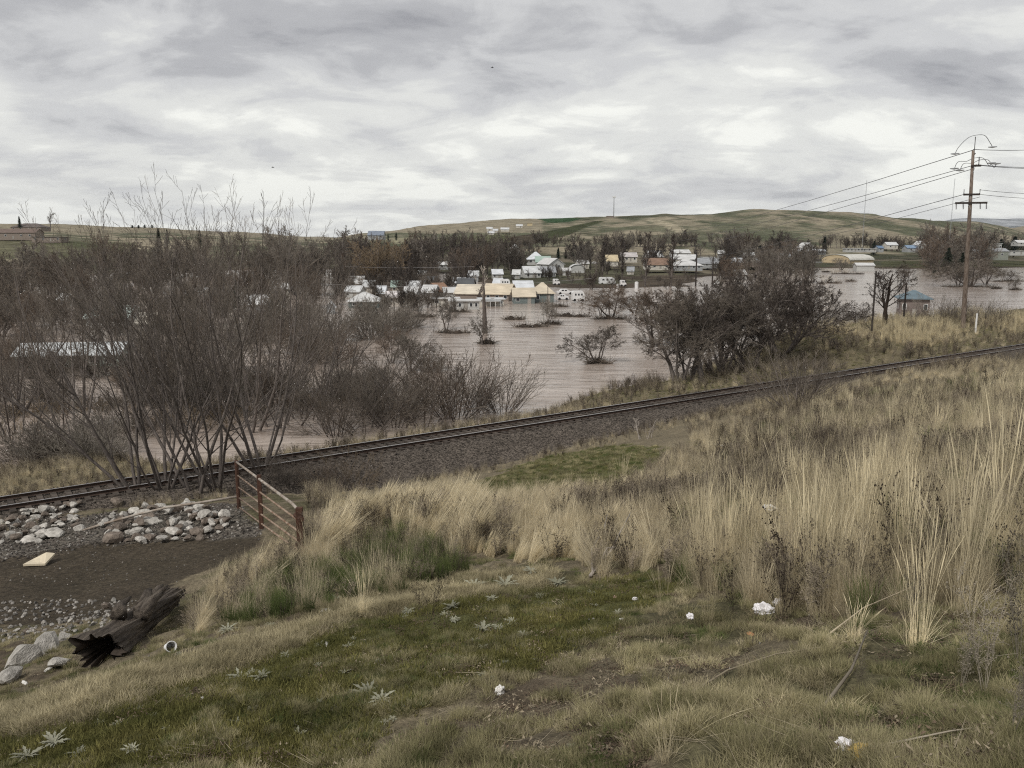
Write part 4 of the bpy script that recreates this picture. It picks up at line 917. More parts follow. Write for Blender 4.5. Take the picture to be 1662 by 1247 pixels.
# shrubs between thicket and water, centre: (x, y foot, top y)
shr = [(640,690,575,0,'tall dense brown shrub right of the thicket, beside the rails'),(690,686,560,1,'tallest brown shrub behind the rails with upright stems'),(738,678,556,2,'rounded brown shrub between tall one and the dark bush'),
 (595,700,590,1,'brown shrub where thicket meets the rails'),(815,668,584,0,'dark grey round bush at the water edge above the rails'),(775,668,600,2,'small grey bush just left of the dark round bush'),
 (545,705,600,2,'low twiggy shrub under the thicket edge'),(700,655,585,0,'brown shrub in the water behind the tallest shrub'),(640,655,590,1,'brown shrub standing in water left of centre')]
for i, (x, y, yt, pi, lb) in enumerate(shr):
    g = foot(x, y); 
    if g is None or g[2] < WZ: g = P(x, y, z=WZ)
    h = (y-yt)/F*g[1]*1.0
    plant(SH[pi], 'bare_shrub', lb, g, h, i*1.7, 'shrubs behind the rails', 'shrub', w=1.15, crown=['M_TWIG','M_TWIG','M_TWIG_R','M_TWIG','M_TWIG_G','M_TWIG_G','M_TWIG','M_TWIG_R','M_TWIG'][i])
# flooded brush seen between thicket stems and the houses
def ref_of(x, y):
    return min(HOUSES, key=lambda q: (max(0, q[1]-x, x-q[2]))+1.6*abs(q[3]-y))
order = ['first','second','third','fourth','fifth','sixth','seventh','eighth','ninth','tenth','eleventh','twelfth']
k = 0; rowk = {}
rr = random.Random(4)
TREF = [(30,'the low spreading left-edge tree'),(120,'the wide fan tree'),(215,'the leaning thick trunk'),(268,'the tree behind the rock pile'),(318,'the upright trunk'),(395,'the tallest thicket tree'),(455,'the straight-shoot tree'),(505,'the tree leaning right'),(560,'the low wide thicket tree'),(640,'the tall dense shrub'),(700,'the tallest shrub')]
used = {}
SZ = {'M_TWIG':'brown','M_TWIG_R':'reddish','M_TWIG_G':'grey'}
for x in range(-30, 740, 22):
    for y in (545, 590, 630, 662):
        if rr.random() < 0.48 or (x > 690 and y > 600): continue
        xx = x+rr.uniform(-10, 10); yy = y+rr.uniform(-18, 16); p = P(xx, yy, z=WZ-0.2); hpx = rr.uniform(38, 72); tn = rr.choice(list(SZ)); sh = k % 2
        tr_ = min(TREF, key=lambda q: abs(q[0]-xx)); lb = 'flooded %s %s %s %s %s' % (SZ[tn], 'shrub' if sh else 'small tree', {545:'farthest back', 590:'far back', 630:'behind', 662:'right behind'}[y], 'on the left of' if xx < tr_[0] else 'on the right of', tr_[1])
        if lb in used: lb = ('taller ' if hpx > used[lb] else 'shorter ')+lb
        used[lb] = hpx
        plant(BR[k % 3] if sh else RD[k % 3+1], 'flooded_shrub', lb, p, hpx/F*p[1], rr.uniform(0, 6), 'shrubs flooded behind the left thicket', 'shrub', crown=tn); k += 1
for i, x in enumerate(range(-20, 590, 12)):
    xx = x+rr.uniform(-8, 8); y = 782-0.152*xx*1.0-rr.uniform(8, 80); g = foot(xx, y)
    if g is None: continue
    tr_ = min(TREF, key=lambda q: abs(q[0]-xx)); lb = 'low brush behind the rails, %s %s' % ('left of' if xx < tr_[0] else 'right of', tr_[1])
    if lb in used: lb = lb.replace('low brush', 'twiggy brush' if lb.replace('low brush', 'twiggy brush') not in used else 'thin brush')
    used[lb] = 1; plant(BR[i % 3], 'bare_shrub', lb, g, rr.uniform(1.8, 3.8), i, 'brush on the strip behind the rails', 'shrub', w=1.2, crown=rr.choice(['M_TWIG','M_TWIG_G','M_TWIG_Y']))

# ---- river trees in the middle and on the bank
riv = [
 (1100, 626, 478, 2, 0.3, -12.2, 1.0, 'dark round-crowned tree leaning left at the water edge, first of the riverside clump', 'M_TWIG', (0,-.05)),
 (1118, 622, 480, 2, 5.0, -12.3, 1.0, 'slim dark tree between leaning one and the straight trunk', 'M_TWIG_D', (0,-.03)),
 (1140, 624, 466, 0, 1.3, -12.2, 1.3, 'dark tree with straight trunk in the riverside clump', 'M_TWIG', (0,0)),
 (1160, 606, 462, 3, 2.1, -12.6, 1.1, 'dark bushy tree behind the straight trunk', 'M_TWIG_D', (0,0)),
 (1176, 612, 458, 2, 2.3, -12.4, 1.1, 'dark forked tree in the middle of the riverside clump', 'M_TWIG', (0,.03)),
 (1200, 604, 462, 1, 4.0, -12.3, 1.1, 'dark tree just right of the forked tree', 'M_TWIG_D', (0,.04)),
 (1218, 598, 456, 3, 0.3, -12.2, 1.0, 'dark many-limbed tree at right side of the riverside clump', 'M_TWIG_D', (0,.06)),
 (1240, 585, 425, 2, 4.3, -13.0, .95, 'tall dark tree behind the riverside clump', 'M_TWIG', (0,.04)),
 (1266, 580, 436, 3, 3.3, -11.8, 1.1, 'black-limbed broad tree sprawling beside the bank end', 'M_TWIG_D', (0,.16)),
 (1300, 560, 462, 2, 1.3, -12.5, 1.1, 'dark tree rounding off the clump toward the bank', 'M_TWIG', (0,.1)),
 (1065, 560, 470, 3, 5.3, WZ, 1.35, 'reddish brown bush in water behind the riverside clump', 'M_TWIG_R', (0,0)),
 (970, 589, 531, 3, 1.0, WZ, 1.2, 'small lone tree standing in the river, centre', 'M_TWIG', (0,-.08)),
 (992, 516, 466, 3, 2.0, WZ, 1.5, 'reddish bush on a drowned island below the white camper', 'M_TWIG_R', (0,0)),
 (975, 512, 474, 1, 4.0, WZ, 1.4, 'low red-brown bush left on the drowned island', 'M_TWIG_R', (0,-.1)),
 (1030, 508, 478, 3, 0.7, WZ, 1.5, 'flat brown bush right of the drowned island', 'M_TWIG', (0,0)),
 (890, 524, 486, 3, 3.0, WZ, .7, 'scruffy small tree on the debris strip in front of green house', 'M_TWIG_G', (0,0)),
 (782, 560, 505, 1, 2.2, WZ, 1.1, 'thin young tree at the foot of the snag', 'M_TWIG_G', (0,.1)),
 (1468, 462, 430, 3, 2.2, WZ, .9, 'brown bush in the flood behind the limbed bank tree', 'M_TWIG', (0,0)),
 (1500, 447, 418, 1, 3.0, WZ, .9, 'small rusty tree in the flood by the far lane', 'M_TWIG_R', (0,0)),
 (1530, 449, 422, 3, 3.4, WZ, 1.9, 'spreading brown bush left of the utility pole in the flood', 'M_TWIG', (0,0)),
 (1575, 464, 422, 3, 1.4, WZ, 2.0, 'big dark brown willow bush behind the utility pole', 'M_TWIG', (0,0)),
 (1600, 462, 430, 2, 2.9, WZ, 1.6, 'dark brown bush right of the big willow bush', 'M_TWIG', (0,0)),
 (1555, 463, 436, 3, 5.0, WZ, 1.5, 'low bush at the left foot of the big willow bush', 'M_TWIG_G', (0,0)),
 (1648, 470, 452, 3, 1.1, WZ, .8, 'small pollard bush on a mud islet at far right', 'M_TWIG_G', (0,0)),
 (1630, 456, 438, 3, 2.6, WZ, 2.0, 'low brown hedge bush at far right in the flood', 'M_TWIG', (0,0)),
 (1365, 438, 420, 3, 2.6, WZ, 1.5, 'round grey bush in front of arched warehouse', 'M_TWIG_G', (0,0)),
 (1222, 545, 478, 0, 2.6, WZ, 1.0, 'thin dark tree in the river gap behind the clump', 'M_TWIG', (0,0)),
 (1290, 540, 500, 3, 5.6, WZ, 1.4, 'low brown bush in the water beyond the bank end', 'M_TWIG_R', (0,0)),
]
for x, y, yt, pi, rz, z, w_, lb, cm_, tl in riv:
    p = P(x, y, z=z); plant(RD[pi], 'bare_tree', lb, p, (y-yt)/F*p[1]*1.03, rz, None, tilt=tl, w=w_, crown=cm_)
g = foot(1437, 521); g = P(1437, 521, Y=g[1] if g is not None else 96)
oak = make_proto('oak', stems=2, base_spread=.16, stem_len=5.4, stem_r=.20, twig_r=.012, levels=[LV(9,.45,.95,.7,6,.12,.03,.3,3), LV(6,.4,.9,.5,5,.16,.03,.25,3), LV(6,.4,.9,.45,3,.18,.02,.2,3), LV(6,.4,.9,.45,2,.2,0,.2,3), LV(0,0,0,0,2,.2,0,0,3)], bark=M_TRUNKD)
plant(oak, 'bare_tree', 'stout black bare tree with crooked limbs on the bank before the blue roof', g, (521-424)/F*g[1], 1.0, w=1.25, crown='M_TWIG_D')
for i, (x, y, yt, lb) in enumerate([(1480,520,492,'low dark bush between crooked black tree and blue roof house'),(1522,522,478,'grey bush left of the utility pole on the bank'),(1546,523,486,'twiggy shrub touching the utility pole foot'),(1600,522,484,'fan-shaped shrub right of the white marker post'),(1380,524,500,'low grey shrub left of the slim dark pole'),(1345,530,505,'thin shrub at the water side of the bank'),(1620,520,494,'small shrub right of the fan-shaped one'),(1280,588,560,'dark brush at the bank end by the broad tree'),(1395,522,492,'shrub at the left foot of the crooked tree')]):
    g = foot(x, y+4); g = g if g is not None else P(x, y, Y=95); p = P(x, y+2, Y=g[1]+1.5)
    plant(SH[i % 3], 'bare_shrub', lb, p, (y-yt)/F*p[1]*1.1, i*1.3, 'shrubs along the grassy bank', 'shrub', w=1.1, crown='M_TWIG_G' if i % 2 else 'M_TWIG')
# near-side brush by the rails
for i, (x, y, yt, sc, lb) in enumerate([(575,795,735,1.1,'rounded tan brush bush beside the ballast left of centre'),(470,790,745,1.0,'dark brush bush behind the rusty gate'),(520,800,755,1.0,'brown brush bush right of the gate top'),(1290,660,570,1.0,'dark leafless bush in front of the rails, right of centre'),(1310,650,580,1.0,'thin dark bush overlapping the rails beside the other'),(640,790,760,1.0,'low dark brush at the ballast foot'),(430,775,735,1.0,'small dark brush against the gate back'),(1640,590,562,1.2,'round grey sage bush beside the rails at far right'),(1560,600,570,1.0,'thin brown weed bush near the rails at the right')]):
    g = foot(x, y); plant(SH[(i+1) % 3], 'bare_shrub', lb, g, (y-yt)/F*g[1]*1.1, i*2.1, 'brush on the near side of the rails', 'shrub', w=1.2, crown=['M_TWIG_Y','M_TWIG','M_TWIG_R','M_TWIG','M_TWIG','M_TWIG','M_TWIG','M_TWIG_G','M_TWIG_R'][i])

# ---- the pale snag
p = P(787, 541, z=WZ); t = thing('snag', 'tall dead tree with thick grey trunk and bleached broken top limbs', 'dead tree', tuple(p)); hs_ = (541-443)/F*p[1]
big, small = grow_tree(np.random.default_rng(3), 1, [LV(6,.25,.6,.34,7,.05,.02,.55,9), LV(3,.3,.8,.5,4,.14,.05,.3,9), LV(0,0,0,0,2,.15,0,0,9)], base_spread=.03, stem_len=hs_, stem_r=.55, twig_r=.06)
lim = big[7:]; tr = big[:7]
link('trunk', seg_mesh('trunk', tr, 8, mat('grey_dead_bark', (0.12,0.10,0.088), .95, .3, 2, bump=.6, bscale=20, stretch=(4,4,.5))), t); link('limb', seg_mesh('limb', lim, 6, M_PALE), t)

# ---- far trees: rows (x0, x1, y foot lo/hi, height px lo/hi, count, tints)
FARSPEC = [
 (-30, 270, 455, 500, 55, 85, 26, 'MMRG'), (-20, 300, 500, 560, 50, 80, 18, 'RGM'), (250, 560, 440, 480, 50, 78, 30, 'MMG'), (260, 560, 480, 520, 40, 60, 18, 'MRG'),
 (545, 770, 425, 458, 36, 58, 46, 'MRGD'), (560, 735, 462, 480, 22, 36, 22, 'MRG'), (600, 740, 488, 505, 18, 34, 16, 'MRG'), (830, 1000, 445, 462, 14, 26, 16, 'MRG'), (940, 1130, 455, 470, 12, 22, 14, 'MG'), (545, 700, 455, 478, 30, 50, 12, 'RM'), (580, 660, 455, 465, 62, 72, 5, 'Y'),
 (750, 850, 425, 452, 38, 55, 18, 'RDM'), (840, 1010, 402, 425, 20, 32, 28, 'GMD'), (940, 1010, 430, 445, 36, 46, 8, 'GM'), (1010, 1130, 408, 425, 26, 42, 20, 'GMD'),
 (1130, 1240, 405, 425, 22, 40, 16, 'GM'), (1165, 1320, 425, 460, 36, 58, 26, 'RMG'), (1235, 1345, 408, 425, 22, 34, 14, 'GM'), (1330, 1450, 402, 408, 18, 28, 16, 'GM'),
 (1450, 1520, 402, 410, 16, 24, 10, 'GR'), (1500, 1600, 415, 440, 36, 58, 24, 'MRG'), (1590, 1675, 400, 415, 18, 32, 10, 'GM')]
TINT = dict(D=('dark', 'M_TWIG_D'), M=('brown', 'M_TWIG'), R=('reddish', 'M_TWIG_R'), G=('grey', 'M_TWIG_G'), Y=('yellowish', 'M_TWIG_Y'))
rr = random.Random(8); recs = []
for x0, x1, ya, yb_, ha, hb, n, tn in FARSPEC:
    for i in range(n):
        x = x0+(x1-x0)*(i+rr.random())/n; y = rr.uniform(ya, yb_); h = rr.uniform(ha, hb); 
        recs.append([x, y, h, rr.choice(tn), rr.choice([0,1,1,3,0,3]), None])
# hand-placed landmark trees
for x, y, h, tn, pi, lb in [(1047,464,86,'D',2,'tall narrow black tree, left of the pair before the green field'), (1088,464,84,'D',2,'tall narrow black tree, right of the pair before the green field'),
 (1010,458,70,'D',2,'narrow dark tree two trunks left of the black pair'), (977,455,62,'D',2,'thin dark tree beside the tan roof house'), (560,380,0,'M',0,None), (698,428,52,'M',3,'dark round fan tree above the tiny white-roofed shed'),
 (1062,440,48,'D',3,'dark bushy tree between the black pair, farther back'), (995,430,44,'D',3,'dark bushy tree over the tan roof house'), (1128,432,44,'D',2,'narrow dark tree behind the twin-arm pole'), (940,438,50,'D',3,'dark branching tree behind the arched shed'), (960,468,30,'D',3,'low dark tree on the flooded yard edge, centre'), (750,470,60,'D',1,'dark tree rising behind the dark-roofed house'), (655,478,56,'D',3,'dark bushy tree before the white-walled cabin'), (1180,440,62,'D',1,'dark spreading tree above the cream trailer lane'), (1262,428,52,'D',3,'dark bushy tree left of the arched warehouse'),
 (610,466,80,'Y',1,'broad yellowish willow above the white hip roof'), (790,448,52,'R',1,'reddish tree spreading behind the snag top'), (1190,420,46,'M',1,'dark round tree at the end of the gully track')]:
    if lb: recs.append([x, y, h, tn, pi, lb])
def ref_of(x, y):
    best = min(HOUSES, key=lambda q: (max(0, q[1]-x, x-q[2]))+1.6*abs(q[3]-y)); return best
seen = {}
order = ['first','second','third','fourth','fifth','sixth','seventh','eighth','ninth','tenth','eleventh','twelfth']
tmp = []
for r_ in recs:
    x, y, h, tn, pi, lb = r_
    if not lb:
        ref, hx0, hx1, hy = ref_of(x, y)
        side = 'left of' if x < hx0 else 'right of' if x > hx1 else ('behind' if y < hy else 'in front of')
        sz = 'small' if h < 30 else 'mid-sized' if h < 48 else 'tall'
        fm = {0:'single-stemmed', 1:'spreading', 2:'narrow', 3:'bushy'}[pi]
        lb = '%s %s %s tree %s %s' % (sz, fm, TINT[tn][0], side, ref)
    tmp.append([r_, lb])
cnt = {}
for r_, lb in tmp: cnt.setdefault(lb, []).append(r_)
NKEEP = 245
rank = sorted(range(len(tmp)), key=lambda i: -(tmp[i][0][2] if not tmp[i][0][5] else 999)); keep = set(rank[:NKEEP]); WOODS = []
for ti, (r_, lb) in enumerate(tmp):
    x, y, h, tn, pi, _ = r_
    grp = cnt[lb]
    if len(grp) > 1:
        q = sorted(grp, key=lambda a: a[0]).index(r_); lb = order[min(q, 11)] + ' from left, ' + lb
    p = P(x, y, z=-15.6 if y > 432 else -14.2)
    Yt = min(p[1], 760) if p[1] > 0 else 700
    p = P(x, y, Y=Yt); gz = max(float(far_z(p[0], p[1])), WZ-0.5)
    top_z = p[2]+h/F*Yt
    hh = max(2.5, top_z-gz)
    if ti in keep: plant(FT[pi], 'bare_tree', lb, (p[0], p[1], gz), hh, rr.uniform(0, 6.28), 'bare trees among the houses', w=rr.uniform(.85, 1.3), crown=TINT[tn][1])
    else: WOODS.append((p[0], p[1], gz, hh/FT[pi].h, pi))
# conifers
for x, y, yt, k, w_, lb in [(1387-77,418,388,0,.8,'pointed conifer left of the far white farmhouse pair'),(1337,418,384,0,.9,'tallest pointed conifer behind the arched warehouse'),(1418,412,391,1,1.0,'dark round conifer at the foot of hill, right of warehouse'),
 (1232,430,398,1,1.0,'large dark round conifer before the gully hill'),(1600-93,408,393,1,.9,'dark conifer behind the blue tarp house'),(1622,420,388,1,1.3,'dark spreading conifer over the grey-green garage'),(1645,415,384,1,1.4,'broad flat-topped dark conifer at the right edge'),(1612,405,385,0,.9,'pointed conifer behind the terrace house'),
 (1537,440,402,1,.9,'dark conifer in the tree group left of the utility pole'),(1560,445,410,1,.8,'second dark conifer hidden behind the utility pole'),(1516,444,430,1,.9,'small conifer standing in flood at the tree group edge'),
 (906,424,402,0,1.0,'pointed black conifer behind the mint roof'),(918,424,405,0,.9,'slimmer black conifer right beside the other'),(930,425,406,1,.9,'round black conifer in the dark row by the mint roof'),
 (566,452,428,1,.9,'dark conifer among brown trees at left centre'),(520,430,408,1,1.0,'dark conifer above the thicket right shoulder'),(258,392,370,0,.8,'small pointed conifer on the bluff behind the thicket'),(272,394,372,0,.7,'second small pointed conifer on the bluff'),
 (325,396,374,1,.8,'dark conifer on the bluff between thicket tops'),(362,400,378,0,.8,'pointed dark conifer right of the others on the bluff'),(32,366,351,0,.8,'small pointed conifer standing alone on the left skyline'),
 (200,540,492,0,.9,'dark green conifer in the flood within the thicket'),(385,500,455,0,.7,'slim dark conifer behind the thicket middle'),(673,388,379,0,.7,'first tiny conifer on the tan slope'),(683,388,378,0,.7,'second tiny conifer on the tan slope'),(643,386,377,1,.8,'dark round conifer by the blue-grey hill house'),(1430-800,387,379,1,.7,'small dark conifer right of blue-grey hill house')]:
    z_ = -15.6 if y > 436 else -14.0
    if y > 402: p = P(x, y, z=z_); Yt = min(p[1], 700)
    else: Yt = 640
    p = P(x, y, Y=Yt); gz = float(far_z(p[0], p[1])) if y < 470 else WZ; gz = max(gz, WZ-.5); top_z = P(x, yt, Y=Yt)[2]
    if Yt == 640: gz = max(gz, p[2]-2)
    plant(CO[k], 'conifer', lb, (p[0], p[1], gz), max(3, top_z-gz), rr.uniform(0, 6), 'dark conifers around the town', w=w_)
# lone tree on the left skyline
p = P(82, 371, Y=600); plant(FT[0], 'bare_tree', 'round bare tree standing alone on the left skyline', p, 27/F*600, 1.0, w=1.25, crown='M_TWIG_G')
for i, (x, y) in enumerate([(215,371),(225,371),(235,370.5),(247,370.5)]):
    p = P(x, y, Y=1500); plant(CO[1], 'conifer', 'dark conifer %s of the short row on the far golden ridge' % ['leftmost','second','third','rightmost'][i], p, 6, i, 'windbreak on the far ridge', w=2.2)

# ---- drowned brush strips in the flood
M_MUD = mat('wet_dark_brush', (0.045,0.034,0.026), 0.95, 0.4, 1.5, bump=1)
def debris(label, x, y, wpx, hpx, sd_):
    p = P(x, y, z=WZ); W = wpx/F*p[1]; rg = np.random.default_rng(sd_); t = thing('debris_strip', label, 'debris island', tuple(p), rg.uniform(-.15, .15), 'brush strips in the flood')
    n, mm = 26, 8; V = []; 
    for i in range(n):
        for j in range(mm):
            u = i/(n-1)*2-1; v = j/(mm-1)*2-1; e = max(0, 1-u*u)*max(0, 1-v*v)
            V.append((u*W/2+rg.normal(0,.15), v*W*0.16+math.sin(u*4+sd_)*W*.05, -.4+e*(.6+.5*rg.random()+ .3*math.sin(u*9+sd_))))
    ii = np.arange(n*mm).reshape(n, mm); fc = np.stack([ii[:-1, :-1].ravel(), ii[1:, :-1].ravel(), ii[1:, 1:].ravel(), ii[:-1, 1:].ravel()], 1)
    link('mud', mesh_np('mud', V, fc, M_MUD), t)
    m_ = int(140+W*14); a = np.stack([rg.uniform(-.46, .46, m_)*W, rg.normal(0, .05, m_)*W, rg.uniform(-.2, .2, m_)], 1); a[:, 1] += np.sin(a[:, 0]/W*2*4+sd_)*W*.05
    d = rg.normal(0, 1, (m_, 3)); d[:, 2] = np.abs(d[:, 2])*.7; d /= np.linalg.norm(d, axis=1, keepdims=True); b = a+d*rg.uniform(.5, 1.7, (m_, 1))
    props(link('brush', seg_mesh('brush', np.concatenate([a, b, np.full((m_, 1), .04), np.full((m_, 1), .02)], 1), 3, M_TWIG), t), kind='stuff')
for i, q in enumerate([('long dark debris strip under the scruffy tree by green house', 925,514,70,5), ('narrow debris strip before the tan roofs', 835,519,40,5), ('ragged debris strip closest to the flood channel', 862,531,60,6), ('small debris clump below the scruffy tree', 895,527,34,6),
  ('short debris strip right of the green house', 907,498,34,4), ('dark mat around the lone river tree foot', 972,590,46,4), ('mat beneath the reddish island bush', 990,518,60,4), ('tiny snag of brush near the pale snag', 790,558,26,4), ('brush mat left of the pale snag foot', 735,541,60,6),
  ('short dark streak of brush below the warehouse', 1354,460,24,3), ('second dark streak of brush right of the first', 1381,457,20,4), ('tiny brush dot left of the streaks', 1333,461,7,2), ('long grassy strip before the white metal shed', 1375,445,60,4),
  ('brush strip left of the warehouse bush', 1341,442,14,3), ('low mud streak right of utility pole', 1617,469,18,3), ('mud islet under the small pollard bush', 1648,471,18,3), ('brush line at far right under the hedge bush', 1635,457,70,4), ('brush line under the big willow bush', 1570,466,90,4),
  ('dark clump beyond crooked tree', 1470,443,20,3), ('dark clump in the open flood by lane', 1440,436,14,2), ('brush spit near the second row of houses', 690,515,40,4), ('thin brush line in front of the white mobile home', 745,507,36,3)]):
    debris(*q, sd_=i+3)
# ------------------------------------------------------------ scatter of small plants and stones (uncountable cover)
_pc = 0
def scatter(name, label, kindname, protos, pts, rot, scl, idx=None):
    "one object of points; a node group sets one of the small meshes on each point"
    global _pc; _pc += 1
    coll = bpy.data.collections.new('source_%d' % _pc)
    for i, me in enumerate(protos):
        o = bpy.data.objects.new('src_%02d' % i, me); coll.objects.link(o)
    me = bpy.data.meshes.new(name); n = len(pts)
    me.vertices.add(n); me.vertices.foreach_set('co', np.asarray(pts, np.float32).ravel())
    for nm, arr in (('rot', rot), ('scl', scl)):
        a = me.attributes.new(nm, 'FLOAT_VECTOR', 'POINT'); a.data.foreach_set('vector', np.asarray(arr, np.float32).ravel())
    a = me.attributes.new('pick', 'INT', 'POINT'); a.data.foreach_set('value', (np.asarray(idx) if idx is not None else RNG.integers(0, len(protos), n)).astype(np.int32))
    g = bpy.data.node_groups.new('scatter_%d' % _pc, 'GeometryNodeTree')
    g.interface.new_socket('Geometry', in_out='INPUT', socket_type='NodeSocketGeometry'); g.interface.new_socket('Geometry', in_out='OUTPUT', socket_type='NodeSocketGeometry')
    gi = g.nodes.new('NodeGroupInput'); go = g.nodes.new('NodeGroupOutput'); ci = g.nodes.new('GeometryNodeCollectionInfo')
    ci.inputs[0].default_value = coll; ci.inputs[1].default_value = True; ci.inputs[2].default_value = True
    ip = g.nodes.new('GeometryNodeInstanceOnPoints'); ip.inputs['Pick Instance'].default_value = True
    def na(nm, tp):
        q = g.nodes.new('GeometryNodeInputNamedAttribute'); q.data_type = tp; q.inputs[0].default_value = nm; return next(s for s in q.outputs if s.enabled)
    e2r = g.nodes.new('FunctionNodeEulerToRotation')
    g.links.new(na('rot', 'FLOAT_VECTOR'), e2r.inputs[0]); g.links.new(e2r.outputs[0], ip.inputs['Rotation'])
    g.links.new(na('scl', 'FLOAT_VECTOR'), ip.inputs['Scale']); g.links.new(na('pick', 'INT'), ip.inputs['Instance Index'])
    g.links.new(gi.outputs[0], ip.inputs['Points']); g.links.new(ci.outputs[0], ip.inputs['Instance']); g.links.new(ip.outputs[0], go.inputs[0])
    o = bpy.data.objects.new(name, me); C.objects.link(o); md = o.modifiers.new('scatter', 'NODES'); md.node_group = g
    return props(o, label, kindname, kind='stuff')

def joined(name, mes):
    b = bmesh.new()
    for i, m_ in enumerate(mes):
        n0 = len(b.faces); b.from_mesh(m_); b.faces.ensure_lookup_table()
        for f_ in b.faces[n0:]: f_.material_index = i
    me = bpy.data.meshes.new(name); b.to_mesh(me); b.free()
    for m_ in mes: me.materials.append(m_.materials[0])
    return me
_wm = [joined('far_tree', [q.trunk, q.crown]) for q in FT]; _wa = np.array(WOODS)
scatter('far_woods', 'belt of smallest bare trees merging together around the flooded town', 'woods', _wm, _wa[:, :3], np.stack([_wa[:, 0]*0, _wa[:, 0]*0, _wa[:, 0]*7], 1), np.repeat(_wa[:, 3:4], 3, 1), _wa[:, 4].astype(int))
def blades(n, h, spread, lean, width, rg, seg=3, curve=0.5, hvar=0.4, wind=(0, 0), head=0.0, base=0.0):
    "n ribbon blades -> verts, faces"
    a = rg.uniform(0, 2*math.pi, n); rr_ = spread*np.sqrt(rg.random(n)); hh = h*(1-hvar*rg.random(n))
    bx = rr_*np.cos(a); by = rr_*np.sin(a); ln = np.abs(rg.normal(0, lean, n)); a2 = a+rg.normal(0, .9, n)
    dx = ln*np.cos(a2)+wind[0]; dy = ln*np.sin(a2)+wind[1]
    fa = rg.uniform(0, math.pi, n); wx = np.cos(fa); wy = np.sin(fa); V = np.zeros((n, seg+1, 2, 3))
    for i in range(seg+1):
        u = i/seg; k = u*(1-curve)+curve*u*u
        cx = bx+dx*hh*k; cy = by+dy*hh*k; cz = base+hh*u*(1-0.25*np.hypot(dx, dy)*u*curve)
        wdt = width*(1-u)**0.6 if not head else width*(0.55+head*np.exp(-((u-.86)/.12)**2))*(1 if i < seg else .15)
        wdt = np.maximum(wdt, width*.06)
        V[:, i, 0] = np.stack([cx-wx*wdt/2, cy-wy*wdt/2, cz], 1); V[:, i, 1] = np.stack([cx+wx*wdt/2, cy+wy*wdt/2, cz], 1)
    b = (np.arange(n)*(seg+1)*2)[:, None, None]; j = (np.arange(seg)*2)[None, :, None]
    q = np.array([0, 1, 3, 2])[None, None]
    return V.reshape(-1, 3), (b+j+q).reshape(-1, 4)
def join(parts):
    V = []; Fc = []; o = 0
    for v, f in parts: V.append(v); Fc.append(f+o); o += len(v)
    return np.concatenate(V), np.concatenate(Fc)
rg = np.random.default_rng(77)
def gm(name, c, c2=None, rnd=.35, tr=.25, sc=1.6): return mat(name, tuple(q*.8 for q in c), 0.85, 0.3, sc, col2=tuple(q*1.12 for q in c2), rnd=rnd, trans=tr, spec=0.2, world=True)
M_MOSSG = gm('moss_green_blades', (0.115,0.116,0.036), (0.175,0.160,0.058)); M_THATCH = gm('short_dry_grass', (0.30,0.26,0.155), (0.44,0.385,0.25))
M_KHAKI = gm('khaki_bunch_grass', (0.20,0.19,0.09), (0.36,0.32,0.19)); M_GREEN = gm('spring_green_grass', (0.085,0.115,0.035), (0.135,0.155,0.06))
M_STRAW = gm('straw_stalks', (0.60,0.51,0.33), (0.74,0.65,0.45), tr=.4); M_GOLD = gm('pale_gold_grass', (0.66,0.57,0.38), (0.76,0.67,0.48), tr=.4, rnd=.2)
M_TANG = gm('dull_tan_grass', (0.47,0.40,0.27), (0.62,0.54,0.38), tr=.35); M_GREYW = gm('grey_dead_weeds', (0.21,0.175,0.13), (0.33,0.28,0.215), tr=.1)
M_DKW = gm('dark_dead_weeds', (0.055,0.042,0.034), (0.09,0.07,0.055), tr=0); M_SILV = gm('silver_green_leaves', (0.185,0.185,0.125), (0.33,0.325,0.25), tr=.1, rnd=.2)
M_LITT = gm('fallen_stalks', (0.27,0.225,0.155), (0.42,0.36,0.26), tr=0)
def tufts(nm, m_, k, **kw):
    r = []
    for i in range(k):
        v, f = blades(rg=rg, **kw); r.append(mesh_np(nm, v, f, m_))
    return r
T_MOSS = tufts('moss_tuft', M_MOSSG, 3, n=90, h=.035, spread=.11, lean=.7, width=.006, seg=1, hvar=.6)
T_SHORT = tufts('short_tuft', M_THATCH, 4, n=110, h=.055, spread=.09, lean=.85, width=.0035, seg=2)
T_KHAKI = tufts('khaki_tuft', M_KHAKI, 4, n=120, h=.085, spread=.065, lean=.7, width=.0035, seg=2)
T_GREEN = tufts('green_tuft', M_GREEN, 3, n=100, h=.06, spread=.08, lean=.7, width=.004, seg=2)
T_LONGG = tufts('long_green_tuft', M_GREEN, 2, n=110, h=.40, spread=.10, lean=.35, width=.006, seg=3)
T_STRAW = []
for i in range(4):
    T_STRAW.append(mesh_np('straw_tuft', *join([blades(55, .62, .07, .25, .0035, rg, 3), blades(16, 1.25, .06, .13, .0032, rg, 5, head=1.6, hvar=.35)]), M_STRAW))
T_TAN = []
for i in range(4):
    T_TAN.append(mesh_np('tan_tuft', *join([blades(120, .42, .10, .42, .0028, rg, 3), blades(18, .72, .09, .25, .0026, rg, 4, head=1.2)]), M_TANG))
T_GOLD = []
for i in range(4):
    T_GOLD.append(mesh_np('gold_tuft', *join([blades(130, .55, .10, .22, .0045, rg, 4, wind=(.55, .12), curve=.75), blades(36, .82, .08, .12, .0038, rg, 5, wind=(.42, .08), curve=.6, head=1.0)]), M_GOLD))
